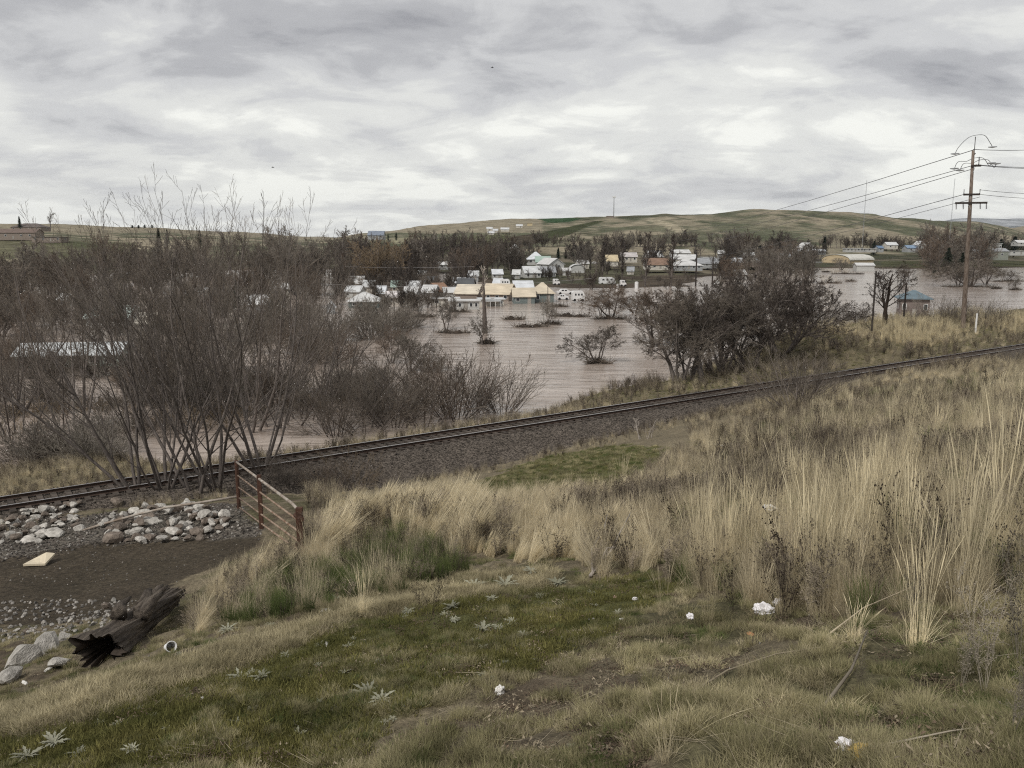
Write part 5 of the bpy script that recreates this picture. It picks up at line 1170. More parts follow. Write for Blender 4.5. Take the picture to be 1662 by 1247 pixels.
def weed_mesh(rg_, h=.8, n=5, br=7, r=.0028, m_=M_DKW, heads=True, hs=.006):
    segs = []; hd = []
    for s in range(n):
        a = rg_.uniform(0, 6.28); sp = rg_.uniform(.05, .35); d = np.array([math.cos(a)*sp, math.sin(a)*sp, 1.]); p = np.array([math.cos(a)*.02, math.sin(a)*.02, 0.]); H_ = h*rg_.uniform(.6, 1); k_ = 6
        for i in range(k_):
            d = d+rg_.normal(0, .07, 3); d /= np.linalg.norm(d); q = p+d*H_/k_; segs.append((*p, *q, r*(1-.1*i), r*(1-.1*(i+1)))); p = q
            if i >= 1:
                for b in range(br//3+1):
                    e = d+rg_.normal(0, .55, 3); e[2] = abs(e[2]); e /= np.linalg.norm(e); L_ = H_*rg_.uniform(.08, .22); q2 = p+e*L_; segs.append((*p, *q2, r*.6, r*.45))
                    if heads:
                        for _ in range(3): hd.append(p+e*L_*rg_.uniform(.5, 1.05)+rg_.normal(0, .008, 3))
    segs = np.array(segs); n_ = len(segs); a_ = segs[:, :3]; b_ = segs[:, 3:6]; d = b_-a_; d /= np.linalg.norm(d, axis=1, keepdims=True)
    u = np.cross(d, [[.3, .8, .1]]); u /= np.linalg.norm(u, axis=1, keepdims=True); v = np.cross(d, u); an = 2*math.pi*np.arange(3)/3
    off = u[:, None]*np.cos(an)[None, :, None]+v[:, None]*np.sin(an)[None, :, None]
    V = np.concatenate([a_[:, None]+off*segs[:, 6][:, None, None], b_[:, None]+off*segs[:, 7][:, None, None]], 1).reshape(-1, 3)
    j = np.arange(3); q = np.stack([j, (j+1) % 3, 3+(j+1) % 3, 3+j], 1); Fc = (np.arange(n_)[:, None, None]*6+q[None]).reshape(-1, 4)
    if hd:
        hd = np.array(hd); s_ = hs*rg_.uniform(.5, 1.3, (len(hd), 1)); o = len(V)
        o8 = np.array([[1,0,0],[0,1,0],[-1,0,0],[0,-1,0],[0,0,1.4],[0,0,-1.4]]); vv = (hd[:, None]+o8[None]*s_[:, None]).reshape(-1, 3)
        qf = np.array([[0,1,4,4],[1,2,4,4],[2,3,4,4],[3,0,4,4],[1,0,5,5],[2,1,5,5],[3,2,5,5],[0,3,5,5]])[:, :4]
        # two crossed diamonds per seed head, cheap
        q2 = np.array([[0,4,2,5],[1,4,3,5],[0,1,2,3]]); ff = (np.arange(len(hd))[:, None, None]*6+q2[None]).reshape(-1, 4)+o
        V = np.concatenate([V, vv]); Fc = np.concatenate([Fc, ff])
    return mesh_np('weed', V, Fc, m_)
T_WEED = [weed_mesh(rg, .8) for _ in range(3)]; T_GWEED = [weed_mesh(rg, .55, 7, 9, .0022, M_GREYW, True, .007) for _ in range(3)]
T_BRUSH = [weed_mesh(rg, .6, 12, 10, .0026, M_GREYW, False) for _ in range(2)]+[weed_mesh(rg, .6, 12, 10, .0026, M_DKW, False) for _ in range(2)]
# stones
def rock_mesh(rg_, m_, sub=1, flat=.7, cuts=7, name='stone'):
    b = bmesh.new(); bmesh.ops.create_icosphere(b, subdivisions=sub, radius=1.0)
    pl_ = [(rg_.normal(0, 1, 3), rg_.uniform(.45, .8)) for _ in range(cuts)]
    for v in b.verts:
        c = np.array(v.co)
        for nn_, dd in pl_:
            nn_ = nn_/np.linalg.norm(nn_); q = c@nn_
            if q > dd: c = c-nn_*(q-dd)
        c = c*(1+rg_.normal(0, .035)); v.co = (c[0], c[1]*rg_.uniform(.97, 1.03), c[2]*flat)
    me = bpy.data.meshes.new(name); b.to_mesh(me); b.free(); me.materials.append(m_); return me
M_STONE = mat('ballast_stone', (0.092,0.079,0.068), 0.95, 0.3, 2, rnd=.7); M_PEB = mat('pale_gravel_stone', (0.22,0.205,0.185), 0.95, 0.3, 2, rnd=.6)
M_ROCK = mat('pale_riprap_rock', (0.34,0.32,0.285), 0.92, 0.3, 2.2, bump=.9, bscale=9, rnd=.22, col2=(0.58,0.55,0.50)); M_ROCKD = mat('brown_riprap_rock', (0.13,0.105,0.085), 0.92, 0.3, 2.2, bump=.9, bscale=9, rnd=.25, col2=(0.24,0.20,0.165))
T_ST = [rock_mesh(rg, M_STONE) for _ in range(3)]; T_PEB = [rock_mesh(rg, M_PEB) for _ in range(3)]

# candidate points over the hillside, denser near the eye
def cand(n, x0, x1, y0, y1):
    X = RNG.uniform(x0, x1, n); Y = RNG.uniform(y0, y1, n); Z = near_z(X, Y); px, py = proj(X, Y, Z); k = (px > -160) & (px < 1830) & (py < 1420) & (py > 500)
    return X[k], Y[k], Z[k], px[k], py[k]
def polar(n, r0, r1, g=1.0):
    u = RNG.random(n); Y = r0*(r1/r0)**u if g == 1 else r0+(r1-r0)*u**g
    s = RNG.uniform(-.72, .72, n); X = s*Y*1.05; Z = near_z(X, Y); px, py = proj(X, Y, Z); k = (py < 1400)
    return X[k], Y[k], Z[k], px[k], py[k]
def place(name, label, protos, X, Y, Z, s, tilt=.12, sz=None, sink=.01, flatrot=False, wind=False):
    n = len(X); 
    if n == 0: return
    rot = np.stack([RNG.normal(0, tilt, n), RNG.normal(0, tilt, n), RNG.normal(0, .35, n) if wind else RNG.uniform(0, 6.28, n)], 1)
    if flatrot: rot[:, :2] = RNG.uniform(0, 6.28, (n, 2))
    s = np.asarray(s)*np.ones(n); sc_ = np.stack([s, s, s*(sz if sz is not None else 1)], 1)
    scatter(name, label, 'ground cover', protos, np.stack([X, Y, Z-sink*s], 1), rot, sc_)
def nmask(X, Y, sc_, th, off=0, o=3): return fbm(X*sc_+off, Y*sc_+off*.7, o) > th
PG_GOLD = [(495,905),(520,868),(600,800),(700,782),(830,790),(990,815),(1010,850),(1000,895),(920,915),(830,912),(740,895),(650,862),(560,890),(510,915)]
PG_GOLD2 = [(640,845),(900,845),(985,865),(975,905),(900,918),(790,912),(720,905)]
PG_DARK = [(560,880),(650,850),(720,880),(760,930),(640,965),(560,975),(520,935)]
PG_TALLG = [(390,990),(430,940),(500,915),(550,930),(540,985),(440,1010),(360,1020)]
PG_RIGHT = [(1110,930),(1120,840),(1150,760),(1180,715),(1290,690),(1400,625),(1662,590),(1800,590),(1800,1010),(1600,1010),(1480,1040),(1350,1010),(1230,985),(1140,965),(1080,945)]
PG_RMID = [(1000,880),(1010,800),(1100,730),(1180,770),(1260,880),(1180,930),(1080,930)]
PG_TANGLE = [(940,800),(1010,820),(1060,870),(1060,930),(960,935),(930,890)]  # patch of tangled grey dead brush
PG_CREST = [(540,850),(560,720),(800,690),(1120,660),(1120,740),(1060,800),(860,830),(700,840)]
PG_LRIDGE = [(-200,1165),(0,1150),(150,1110),(300,1075),(450,1020),(600,960),(760,930),(900,925),(900,955),(740,970),(560,1015),(400,1085),(150,1165),(-200,1230)]
PG_BANKEDGE = [(300,1000),(420,900),(470,870),(495,905),(430,960),(350,1010),(310,1040)]

# 1 moss and short turf in the foreground
X, Y, Z, px, py = polar(30000, 2.3, 13); cvr = covers(X, Y, Z); k = cvr['moss']; k2 = k & (Y < 9) & nmask(X, Y, 6, .42, 5)
place('moss_turf', 'low olive moss and turf covering the trodden slope', T_MOSS, X[k2], Y[k2], Z[k2], RNG.uniform(.6, 1.5, k2.sum()))
k = (~cvr['moss']) & (~cvr['road']) & (~cvr['grav']); kk = k & (nmask(X, Y, 1.3, .44, 3)) & nmask(X, Y, 5, .50, 51)
place('short_dry_grass', 'short dry khaki grass tussocks across the foreground slope', T_SHORT+T_KHAKI, X[kk][:5200], Y[kk][:5200], Z[kk][:5200], RNG.uniform(.4, 1.1, min(5200, kk.sum())))
kk = k & ~nmask(X, Y, 1.3, .50, 3) & nmask(X, Y, 4, .50, 71)
place('green_grass', 'short green grass between the dry tussocks', T_GREEN+T_KHAKI, X[kk][:6000], Y[kk][:6000], Z[kk][:6000], RNG.uniform(.3, .85, min(6000, kk.sum())))
kk = cvr['moss'] & nmask(X, Y, 2.1, .56, 9)
place('moss_grass', 'sparse khaki grass tufts in the moss', T_KHAKI+T_GREEN, X[kk][:1800], Y[kk][:1800], Z[kk][:1800], RNG.uniform(.35, .8, min(1800, kk.sum())))
# ridge edge grass on the left
X, Y, Z, px, py = polar(26000, 5, 13); k = inpoly(px, py, PG_LRIDGE)
place('ridge_grass', 'mat of pale dry grass along the edge of the slope above the road', T_SHORT, X[k][:3500], Y[k][:3500], Z[k][:3500], RNG.uniform(.8, 1.6, min(3500, k.sum())))
# middle distance turf
X, Y, Z, px, py = polar(26000, 12, 60); cvr = covers(X, Y, Z); tt = track_t(X, Y)
k = (~cvr['road']) & (~cvr['grav']) & (~cvr['flat']) & (tt < -11) & (px > 500) & ~inpoly(px, py, PG_CREST) & ~inpoly(px, py, PG_DARK); kk = k & nmask(X, Y, .5, .45, 5)
place('slope_grass', 'dull dry grass over the middle slope', T_TAN+T_KHAKI, X[kk][:7000], Y[kk][:7000], Z[kk][:7000], RNG.uniform(.6, 1.2, min(7000, kk.sum())))
kk = k & ~nmask(X, Y, .5, .5, 5)
place('slope_brush', 'dead grey weeds over the middle slope', T_GWEED+T_BRUSH, X[kk][:2600], Y[kk][:2600], Z[kk][:2600], RNG.uniform(.5, 1.2, min(2600, kk.sum())))
# 2 gold grass on the mound, blown to the right
X, Y, Z, px, py = cand(60000, -8, 6, 8, 22); k = inpoly(px, py, PG_GOLD) & (fbm(X*1.6, Y*1.6, 3) > .47); k = np.nonzero(k)[0][:1500]
place('gold_grass', 'long pale gold grass bent over by the wind on the mound', T_GOLD+T_GOLD+T_TAN[:2], X[k], Y[k], Z[k], RNG.uniform(.6, 1.3, len(k))*np.where(px[k] > 770, .62, 1.0), tilt=.2, wind=True)
k = np.nonzero(inpoly(px, py, PG_GOLD))[0][-900:]
place('mound_grass', 'short mixed green and tan grass between the gold tufts', T_TAN+T_GREEN+T_LONGG+T_GWEED, X[k], Y[k], Z[k], RNG.uniform(.4, .8, len(k)))
k = inpoly(px, py, PG_DARK) | inpoly(px, py, PG_TALLG)
place('long_green_grass', 'long green grass on the near side of the mound', T_LONGG+T_TAN[:1]+T_GREEN, X[k][:1100], Y[k][:1100], Z[k][:1100], RNG.uniform(.3, .9, min(1100, k.sum())))
place('mound_weeds', 'dark dead weeds mixed in the green side of the mound', T_WEED+T_GWEED, X[k][1100:1220], Y[k][1100:1220], Z[k][1100:1220], RNG.uniform(.3, .6, max(0, min(120, k.sum()-1100))))
k = inpoly(px, py, PG_BANKEDGE)
place('bank_edge_grass', 'pale grass hanging over the road edge by the gate', T_TAN+T_TAN+T_GOLD[:1]+T_GWEED, X[k][:330], Y[k][:330], Z[k][:330], RNG.uniform(.45, .85, min(330, k.sum())), wind=True)
# 3 tall straw on the right
X, Y, Z, px, py = cand(90000, -2, 34, 5.2, 42); dens = np.clip(9.0/Y, .15, 1)
k = inpoly(px, py, PG_RIGHT) & (RNG.random(len(X)) < .9)
kk = k & (Y < 13) & nmask(X, Y, .75, .56, 2) & (RNG.random(len(X)) < .4)
place('tall_straw_grass', 'tall upright straw coloured grass filling the right slope', T_STRAW, X[kk][:600], Y[kk][:600], Z[kk][:600], RNG.uniform(.45, .95, min(600, kk.sum())), tilt=.1)
kk = k & (Y < 14) & nmask(X, Y, 1.1, .47, 31)
place('tan_grass', 'knee-high tan bunch grass under the tall stalks', T_TAN+T_TAN+T_GWEED[:1]+T_LONGG[:1], X[kk][:1500], Y[kk][:1500], Z[kk][:1500], RNG.uniform(.5, 1.1, min(1500, kk.sum())))
kk = k & (Y >= 13) & nmask(X, Y, .45, .50, 31)
place('far_straw_grass', 'straw coloured grass farther up the right slope', T_STRAW+T_TAN+T_TAN+T_GWEED[:1]+T_BRUSH[:1]+T_KHAKI[:2], X[kk][:2600], Y[kk][:2600], Z[kk][:2600], RNG.uniform(.45, 1.0, min(2600, kk.sum())))
kk = k & ~nmask(X, Y, 1.1, .50, 31)
place('right_green_grass', 'short green and khaki grass in the gaps of the tall straw', T_GREEN+T_KHAKI+T_KHAKI+T_LONGG[:1], X[kk][:3500], Y[kk][:3500], Z[kk][:3500], RNG.uniform(.7, 1.6, min(3500, kk.sum())))
kk = k & nmask(X, Y, .7, .53, 20)
place('seed_weeds', 'dark seed-headed dead weeds among the tall grass', T_WEED+T_GWEED+T_GWEED+T_BRUSH, X[kk][:900], Y[kk][:900], Z[kk][:900], RNG.uniform(.5, 1.1, min(900, kk.sum())))
kk = (inpoly(px, py, PG_TANGLE) | inpoly(px, py, PG_RMID)) & (RNG.random(len(X)) < .6)
place('tangled_brush', 'grey tangled dead brush behind the moss slope', T_GWEED[:2]+T_BRUSH[:1]+T_TAN+T_TAN+T_GOLD[:1], X[kk][:1300], Y[kk][:1300], Z[kk][:1300], RNG.uniform(.4, .95, min(1300, kk.sum())))
# 4 mossy flat, ditch and banks of the line
X, Y, Z, px, py = cand(60000, -12, 20, 20, 52); cvr = covers(X, Y, Z); tt = track_t(X, Y); k = cvr['flat']
place('flat_turf', 'green mossy turf on the level patch beside the ballast', T_MOSS+T_GREEN+T_KHAKI, X[k][:3500], Y[k][:3500], Z[k][:3500], RNG.uniform(.7, 1.7, min(3500, k.sum())))
u = RNG.uniform(-40, 90, 90000); t_ = RNG.uniform(-12, 34, 90000)
X = u*TD[0]+t_*TN[0]+0; Y = 48.6+u*TD[1]+t_*TN[1]; Z = near_z(X, Y); px, py = proj(X, Y, Z); vis = (px > -80) & (px < 1750) & (Y > 15)
k = vis & (t_ < -8) & (t_ > -12) & nmask(X, Y, .35, .45, 4)
place('ditch_weeds', 'low brown weeds along the ballast ditch', T_BRUSH+T_GWEED+T_TAN, X[k][:1500], Y[k][:1500], Z[k][:1500], RNG.uniform(.3, .8, min(1500, k.sum())))
k = vis & (t_ > 2.9) & (Z > -15.9) & (u < 12)
place('trackside_grass', 'pale grass strip on the water side of the rails', T_TAN+T_KHAKI+T_GWEED, X[k][:3800], Y[k][:3800], Z[k][:3800], RNG.uniform(.6, 1.4, min(3800, k.sum())))
k = vis & (t_ > 3.0) & (Z > -15.5) & (u >= 12); kk = k & ~((Z > -10.6) & nmask(X, Y, .13, .46, 8))
place('bank_grass', 'grey green scrubby grass over the bank beyond the rails', T_KHAKI+T_KHAKI+T_GREEN+T_TAN[:1]+T_GWEED[:1], X[kk][:9000], Y[kk][:9000], Z[kk][:9000], RNG.uniform(.7, 2.0, min(9000, kk.sum())))
kk = k & (Z > -10.9) & nmask(X, Y, .13, .44, 8)
place('bank_pale_grass', 'pale straw grass on the crest of the bank beneath the pole', T_STRAW+T_TAN, X[kk][:3200], Y[kk][:3200], Z[kk][:3200], RNG.uniform(.7, 1.4, min(3200, kk.sum())))
kk = k & nmask(X, Y, .3, .56, 3)
place('bank_brush', 'low dark brush between the bank grass', T_BRUSH, X[kk][:900], Y[kk][:900], Z[kk][:900], RNG.uniform(1, 2.2, min(900, kk.sum())))
# 5 stones: ballast, gravel
k = vis & (t_ > -8.5) & (t_ < 3.2); X, Y, Z = X[k], Y[k], Z[k]
place('ballast_gravel', 'grey ballast stones under and beside the rails', T_ST, X, Y, Z, RNG.uniform(.03, .075, len(X)), flatrot=True, sink=-.1)
X, Y, Z, px, py = cand(60000, -24, -2, 12, 30); cvr = covers(X, Y, Z)
k = cvr['grav']; place('gravel', 'pale loose gravel at the road edge', T_PEB[:1]+T_ST, X[k][:6500], Y[k][:6500], Z[k][:6500], RNG.uniform(.015, .05, min(6500, k.sum())), flatrot=True, sink=-.2)
k = cvr['road'] & nmask(X, Y, .8, .50, 6); place('road_stones', 'scattered small stones on the dirt road', T_PEB+T_ST, X[k][:500], Y[k][:500], Z[k][:500], RNG.uniform(.008, .028, min(500, k.sum())), flatrot=True, sink=-.2)
k = (py > 975) & (py < 1060) & (px < 260) ; place('road_edge_stones', 'pale stones and rubble along the near edge of dirt road', T_PEB, X[k][:900], Y[k][:900], Z[k][:900], RNG.uniform(.01, .06, min(900, k.sum())), flatrot=True, sink=-.2)
# 6 litter of fallen stalks
X, Y, Z, px, py = polar(3800, 2.3, 16); cvr = covers(X, Y, Z); k = ~cvr['road']; 
FS = []
for i in range(3):
    v, f = blades(5, .30, .12, .1, .004, rg, 3, curve=.4); v = v[:, [2, 1, 0]]; v[:, 2] = np.abs(v[:, 2])*.12+.012; FS.append(mesh_np('fallen_stalk', v, f, M_LITT))
place('fallen_stalks', 'fallen pale stalks lying on the ground', FS, X[k][:600], Y[k][:600], Z[k][:600], RNG.uniform(.4, 1.1, min(600, k.sum())), tilt=.08)

# dead leaf and stem crumbs
M_CR = mat('brown_leaf_crumbs', (0.09,0.065,0.045), 0.95, .3, 3, rnd=.5); M_CR2 = mat('pale_straw_crumbs', (0.24,0.20,0.14), 0.95, .3, 3, rnd=.3)
CRB = []
for m_ in (M_CR, M_CR, M_CR, M_CR2):
    V = []; Fc = []
    for i in range(26):
        a = rg.uniform(0, 6.28); c = rg.normal(0, .07, 2); l_ = rg.uniform(.006, .03); w_ = rg.uniform(.003, .010); z = rg.uniform(.004, .03); b = len(V)
        V += [(c[0]-math.cos(a)*l_, c[1]-math.sin(a)*l_, z), (c[0]-math.sin(a)*w_, c[1]+math.cos(a)*w_, z+rg.normal(0,.006)), (c[0]+math.cos(a)*l_, c[1]+math.sin(a)*l_, z+rg.normal(0,.01)), (c[0]+math.sin(a)*w_, c[1]-math.cos(a)*w_, z)]; Fc.append((b, b+1, b+2, b+3))
    CRB.append(mesh_np('crumbs', V, np.array(Fc), m_))
X, Y, Z, px, py = polar(14000, 2.3, 11); cvr = covers(X, Y, Z); k = (~cvr['road']) & nmask(X, Y, 2.4, .50, 90)
place('leaf_litter', 'brown leaf crumbs and broken straw lying on the slope', CRB, X[k][:2600], Y[k][:2600], Z[k][:2600]+.008, RNG.uniform(.35, .7, min(2600, k.sum())))
# ------------------------------------------------------------ rusty gate, rail pipe
M_RUST = mat('rusty_steel', (0.055,0.030,0.021), 0.85, 0.4, 9, bump=.4, bscale=60, col2=(0.095,0.048,0.032)); M_RUSTP = mat('worn_pale_paint_pipe', (0.22,0.17,0.13), 0.7, 0.3, 4, col2=(0.42,0.38,0.33), bump=.3, bscale=40)
M_RUST2 = mat('rust_streaked_pipe', (0.17,0.105,0.07), 0.8, 0.3, 5, col2=(0.33,0.26,0.20))
gA = Vector(ground_px(388, 826)); gB = Vector(ground_px(489, 900))
tA = P(386, 750, Y=gA.y); tB = P(490, 826, Y=gB.y)
gt = thing('gate', 'rusty tubular steel field gate with five pipe bars, half open above the road', 'gate', tuple(gA))
hA = tA[2]-gA.z; hB = tB[2]-gB.z; dB = gB-gA
def gp(u, v): return Vector((dB.x*u, dB.y*u, v*(hA+(hB-hA)*u)+dB.z*u))
MB().tube([(0,0,-.3), (0,0,hA+.04)], .055, 10).build('gate_post', M_RUST, gt)
MB().box((0,0,0), (.115,.10,hB+.45), M=Matrix.Translation(dB+Vector((0,0,hB/2-.2)))).build('gate_post', M_RUST, gt)
mid = gp(.47, 0); MB().box((0,0,0), (.09,.07,hA*.96), M=Matrix.Translation(gp(.47,.5))).build('gate_stile', M_RUST, gt)
MB().tube([gp(0,1.0), gp(.3,1.0), gp(.6,1.0), gp(.93,1.0), gp(.98,.96), gp(1.0,.88)], .030, 10).build('top_rail', M_RUSTP, gt, smooth=True)
for v in (.72, .47, .24, .03): MB().tube([gp(0.02,v), gp(.5,v-.005), gp(.98,v)], .021, 8).build('rail_bar', M_RUST2, gt, smooth=True)
for v in (.15,.8): MB().tube([gp(.96,v), gp(1.02,v)], .05, 8).build('hinge', M_RUST, gt)
def on(x, y, dz=0.0):
    g = ground_px(x, y); return Vector((g[0], g[1], g[2]+dz))
pts = []
for x, y, dz in ((386,806,.62),(330,815,.5),(270,824,.42),(220,836,.38),(170,850,.25),(135,861,.06)):
    Yk = float(np.interp(x, [135, 386], [on(135,862)[1], gA.y])); pts.append(Vector(P(x, y, Y=Yk)))
pp_ = MB().tube(pts, .035, 10).build('pipe', M_RUSTP, smooth=True); props(pp_, 'long pale pipe running from the gate post down over the rock piles', 'pipe')

# ------------------------------------------------------------ rocks
PR = [rock_mesh(rg, M_ROCK, 2, .75, 9, 'rock') for _ in range(6)]; PD = [rock_mesh(rg, M_ROCKD, 2, .75, 9, 'rock') for _ in range(4)]
PF = [rock_mesh(rg, M_ROCK, 2, .38, 10, 'rock') for _ in range(3)]
for m_ in PR+PD+PF: pass
def rock(x, y, wpx, label, group='rocks of the riprap piles', kind='p', rz=None, lift=.25, asp=1.0, name='rock'):
    g = ground_px(x, y); 
    if g is None: return
    r_ = wpx/F*g[1]/2; me = random.choice({'p': PR, 'd': PD, 'f': PF}[kind]); o = link(name, me, None, (g[0], g[1], g[2]+r_*lift), (random.uniform(-.3,.3), random.uniform(-.3,.3), rz if rz is not None else random.uniform(0,6.28)), (r_, r_*asp, r_*random.uniform(.75,1.1)))
    props(o, label, 'rock', group); return o
named = [(90,872,46,'f','long pale slab at the foot of the left rock pile'),(45,879,30,'f','pale flat block left of the long slab'),(128,861,22,'p','brownish cube-like rock at the lower end of pipe'),
 (195,848,26,'d','large brown boulder under the pipe'),(232,838,32,'p','largest pale boulder in the gate rock pile'),(212,850,20,'d','upright brown rock beside the large brown boulder'),(250,850,22,'p','pale wedge rock left of the pile middle'),
 (300,826,20,'p','pale rock topping the pile next to the pipe'),(322,826,18,'p','pale rock highest on the pile right side'),(318,868,34,'d','flat brown slab at the lower edge of gate pile'),(363,851,22,'p','pale rock nearest the gate bushes'),
 (345,842,18,'d','dull round rock below the gate pipe'),(180,880,44,'d','grey-brown flat boulder at the left foot of gate pile'),(190,822,24,'d','weathered boulder behind the pipe'),(225,868,30,'p','slanted pale rock mid pile'),(280,975,40,'f','big grey flat boulder above the old log')]
for x, y, wd_, k, lb in named: rock(x, y, wd_, lb, kind=k)
rr = random.Random(12)
def pile(n, poly, lo, hi, desc, grp):
    c = 0; cx_ = sum(p[0] for p in poly)/len(poly); cy_ = sum(p[1] for p in poly)/len(poly); xs_ = [p[0] for p in poly]; ys_ = [p[1] for p in poly]
    while c < n:
        x = rr.uniform(min(xs_), max(xs_)); y = rr.uniform(min(ys_), max(ys_))
        if not inpoly(np.array([x]), np.array([y]), poly)[0]: continue
        wd_ = rr.uniform(lo, hi)*(1 if rr.random() < .75 else 1.4); k = rr.choice('pppddf')
        rock(x, y, wd_, desc % ({'p': 'pale angular', 'd': 'brown angular', 'f': 'pale flat'}[k]) + ', %s %s %s' % ('small' if wd_ < (lo*2+hi)/3 else 'mid-sized' if wd_ < (lo+2*hi)/3 else 'bigger', 'on its upper' if y < cy_ else 'on its lower', ('left end' if x < cx_-45 else 'left half' if x < cx_ else 'right half' if x < cx_+45 else 'right end')), grp, k, lift=rr.uniform(.2, .9)); c += 1
pile(100, [(-10,868),(0,850),(60,830),(130,822),(135,835),(125,858),(60,885),(0,888)], 8, 17, '%s rock in the left pile', 'rocks of the left pile')
pile(125, [(175,828),(240,824),(330,820),(372,850),(355,872),(270,886),(190,884),(165,860)], 8, 20, '%s rock in the gate pile', 'rocks of the gate pile')
pile(26, [(200,965),(290,960),(300,985),(250,1000),(150,1030),(60,1035),(10,1030),(20,1010),(120,1000)], 7, 14, '%s road-edge stone above the log', 'stones at the road edge')
for x, y, wd_, k, lb, a_ in [(78,1058,66,'p','big cream boulder left of the log',.7),(45,1075,84,'p','rounded tan boulder half buried at far left',.6),(107,1038,38,'f','pale flat rock above cream boulder',.8),(140,1040,44,'f','cream flat rock against the log',.8),(95,1084,62,'f','low cream rock slab below the others by the log',.7),(170,1028,22,'p','small white rock on top of the log side',.9),(20,1105,60,'p','half-hidden tan boulder at the left picture edge',.6)]:
    rock(x, y, wd_, lb, 'boulders beside the old log', k, asp=a_, lift=.2)
rock(280, 972, 30, 'grey flat stone behind the upper end of the log', 'boulders beside the old log', 'f', lift=.1)

# ------------------------------------------------------------ old hollow log
M_LOG = mat('weathered_grey_wood', (0.045,0.036,0.029), 0.95, 0.5, 3.0, bump=1, bscale=14, stretch=(.35,6,6), col2=(0.15,0.125,0.10)); M_HOLE = mat('rotten_dark_wood', (0.055,0.043,0.034), 1.0, 0.3, 5)
la = on(160, 1084, .0); lb_ = on(278, 995, .08); ax = (lb_-la); Ln = ax.length; q = ax.to_track_quat('X', 'Z')
log = thing('log', 'large hollow weathered log lying below the slope, dark open end toward the viewer', 'log', tuple(la)); log.rotation_mode = 'QUATERNION'; log.rotation_quaternion = q
n, mm = 54, 72; V = []
for i in range(n+1):
    u = i/n; 
    for j in range(mm):
        a = 2*math.pi*j/mm
        rb = (.25-.11*u) + .02*max(0, 1-u*4)
        ridge = .10*(vnoise(a*3.1+2, u*2.2)-.5)+.09*(vnoise(a*8+5, u*3+7)-.5)+.05*(vnoise(a*22, u*5)-.5)
        jag = (.07*(vnoise(a*4+1, 3.3)-.3)+.04*(vnoise(a*15, 9.1)-.5)) if i == 0 else 0
        jag2 = (.5*(vnoise(a*3+8, 5.3)-.2)) if i == n else 0
        tw = a+u*1.1; r_ = max(.05, rb+ridge*(1.1-.3*u)+(.05*math.sin(a*3+u*4)))
        V.append((u*Ln+jag+jag2, math.cos(tw)*r_*1.05, math.sin(tw)*r_*.8+.16))
fc = []
for i in range(n):
    for j in range(mm): fc.append((i*mm+j, i*mm+(j+1) % mm, (i+1)*mm+(j+1) % mm, (i+1)*mm+j))
link('bark_shell', mesh_np('bark_shell', V, np.array(fc), M_LOG, smooth=False), log)
V2 = []; fc2 = []; dps = [0.0, .05, .25, .5, .75]; rs_ = [.97, .86, .74, .55, .02]
for i, (dp_, rs2) in enumerate(zip(dps, rs_)):
    for j in range(mm):
        v0 = V[j]; V2.append((v0[0]+dp_ if i else v0[0]+.003, v0[1]*rs2, (v0[2]-.16)*rs2+.16))
for i in range(4):
    for j in range(mm): fc2.append((i*mm+(j+1) % mm, i*mm+j, (i+1)*mm+j, (i+1)*mm+(j+1) % mm))
link('hollow', mesh_np('hollow', V2, np.array(fc2), M_HOLE), log)
endc = len(V); link('broken_end', mesh_np('broken_end', V[-mm:]+[(Ln+.1, 0, .2)], [(j, (j+1) % mm, mm) for j in range(mm)], M_LOG), log)
rl = random.Random(5)
for k in range(5):
    u0 = rl.uniform(.35, .8); a = rl.uniform(.6, 2.3); r0 = .34-.17*u0; p0 = Vector((u0*Ln, math.cos(a)*r0, math.sin(a)*r0*.74+.22)); pts = [p0-Vector((.25,0,.05))]
    d = Vector((.8, math.cos(a)*.4, .35))
    for i in range(5): pts.append(pts[-1]+d*.13); d = (d+Vector((rl.uniform(-.2,.2), rl.uniform(-.2,.2), rl.uniform(-.3,.1)))).normalized()
    MB().tube(pts, [.11,.095,.075,.055,.04,.015], 7).build('root_stub', M_LOG, log, smooth=True)

# ------------------------------------------------------------ thistles
def thistle_mesh(rg_, n=17, L_=.15):
    V = []; Fc = []
    for k in range(n):
        a = 6.283*k/n+rg_.normal(0, .2); l_ = L_*rg_.uniform(.55, 1.1); el = rg_.uniform(.15, .9); ns = 7; pr = []
        for i in range(ns+1):
            u = i/ns; rd = l_*u*math.cos(el*(1-.5*u)); z = l_*(u*math.sin(el)*(1-.45*u))+.012; w_ = l_*.10*(math.sin(math.pi*min(1, u*.9+.08))**.7)*(1.25 if i % 2 else .55)
            cx, cy = math.cos(a)*rd, math.sin(a)*rd; px_, py_ = -math.sin(a)*w_, math.cos(a)*w_
            b = len(V); V += [(cx-px_, cy-py_, z+w_*.35), (cx, cy, z), (cx+px_, cy+py_, z+w_*.35)]; pr.append(b)
        for i in range(ns):
            b0, b1 = pr[i], pr[i+1]; Fc += [(b0, b0+1, b1+1, b1), (b0+1, b0+2, b1+2, b1+1)]
    return mesh_np('leaves', V, np.array(Fc), M_SILV)
TH_ = [thistle_mesh(rg) for _ in range(3)]+[thistle_mesh(rg, 22, .13)]
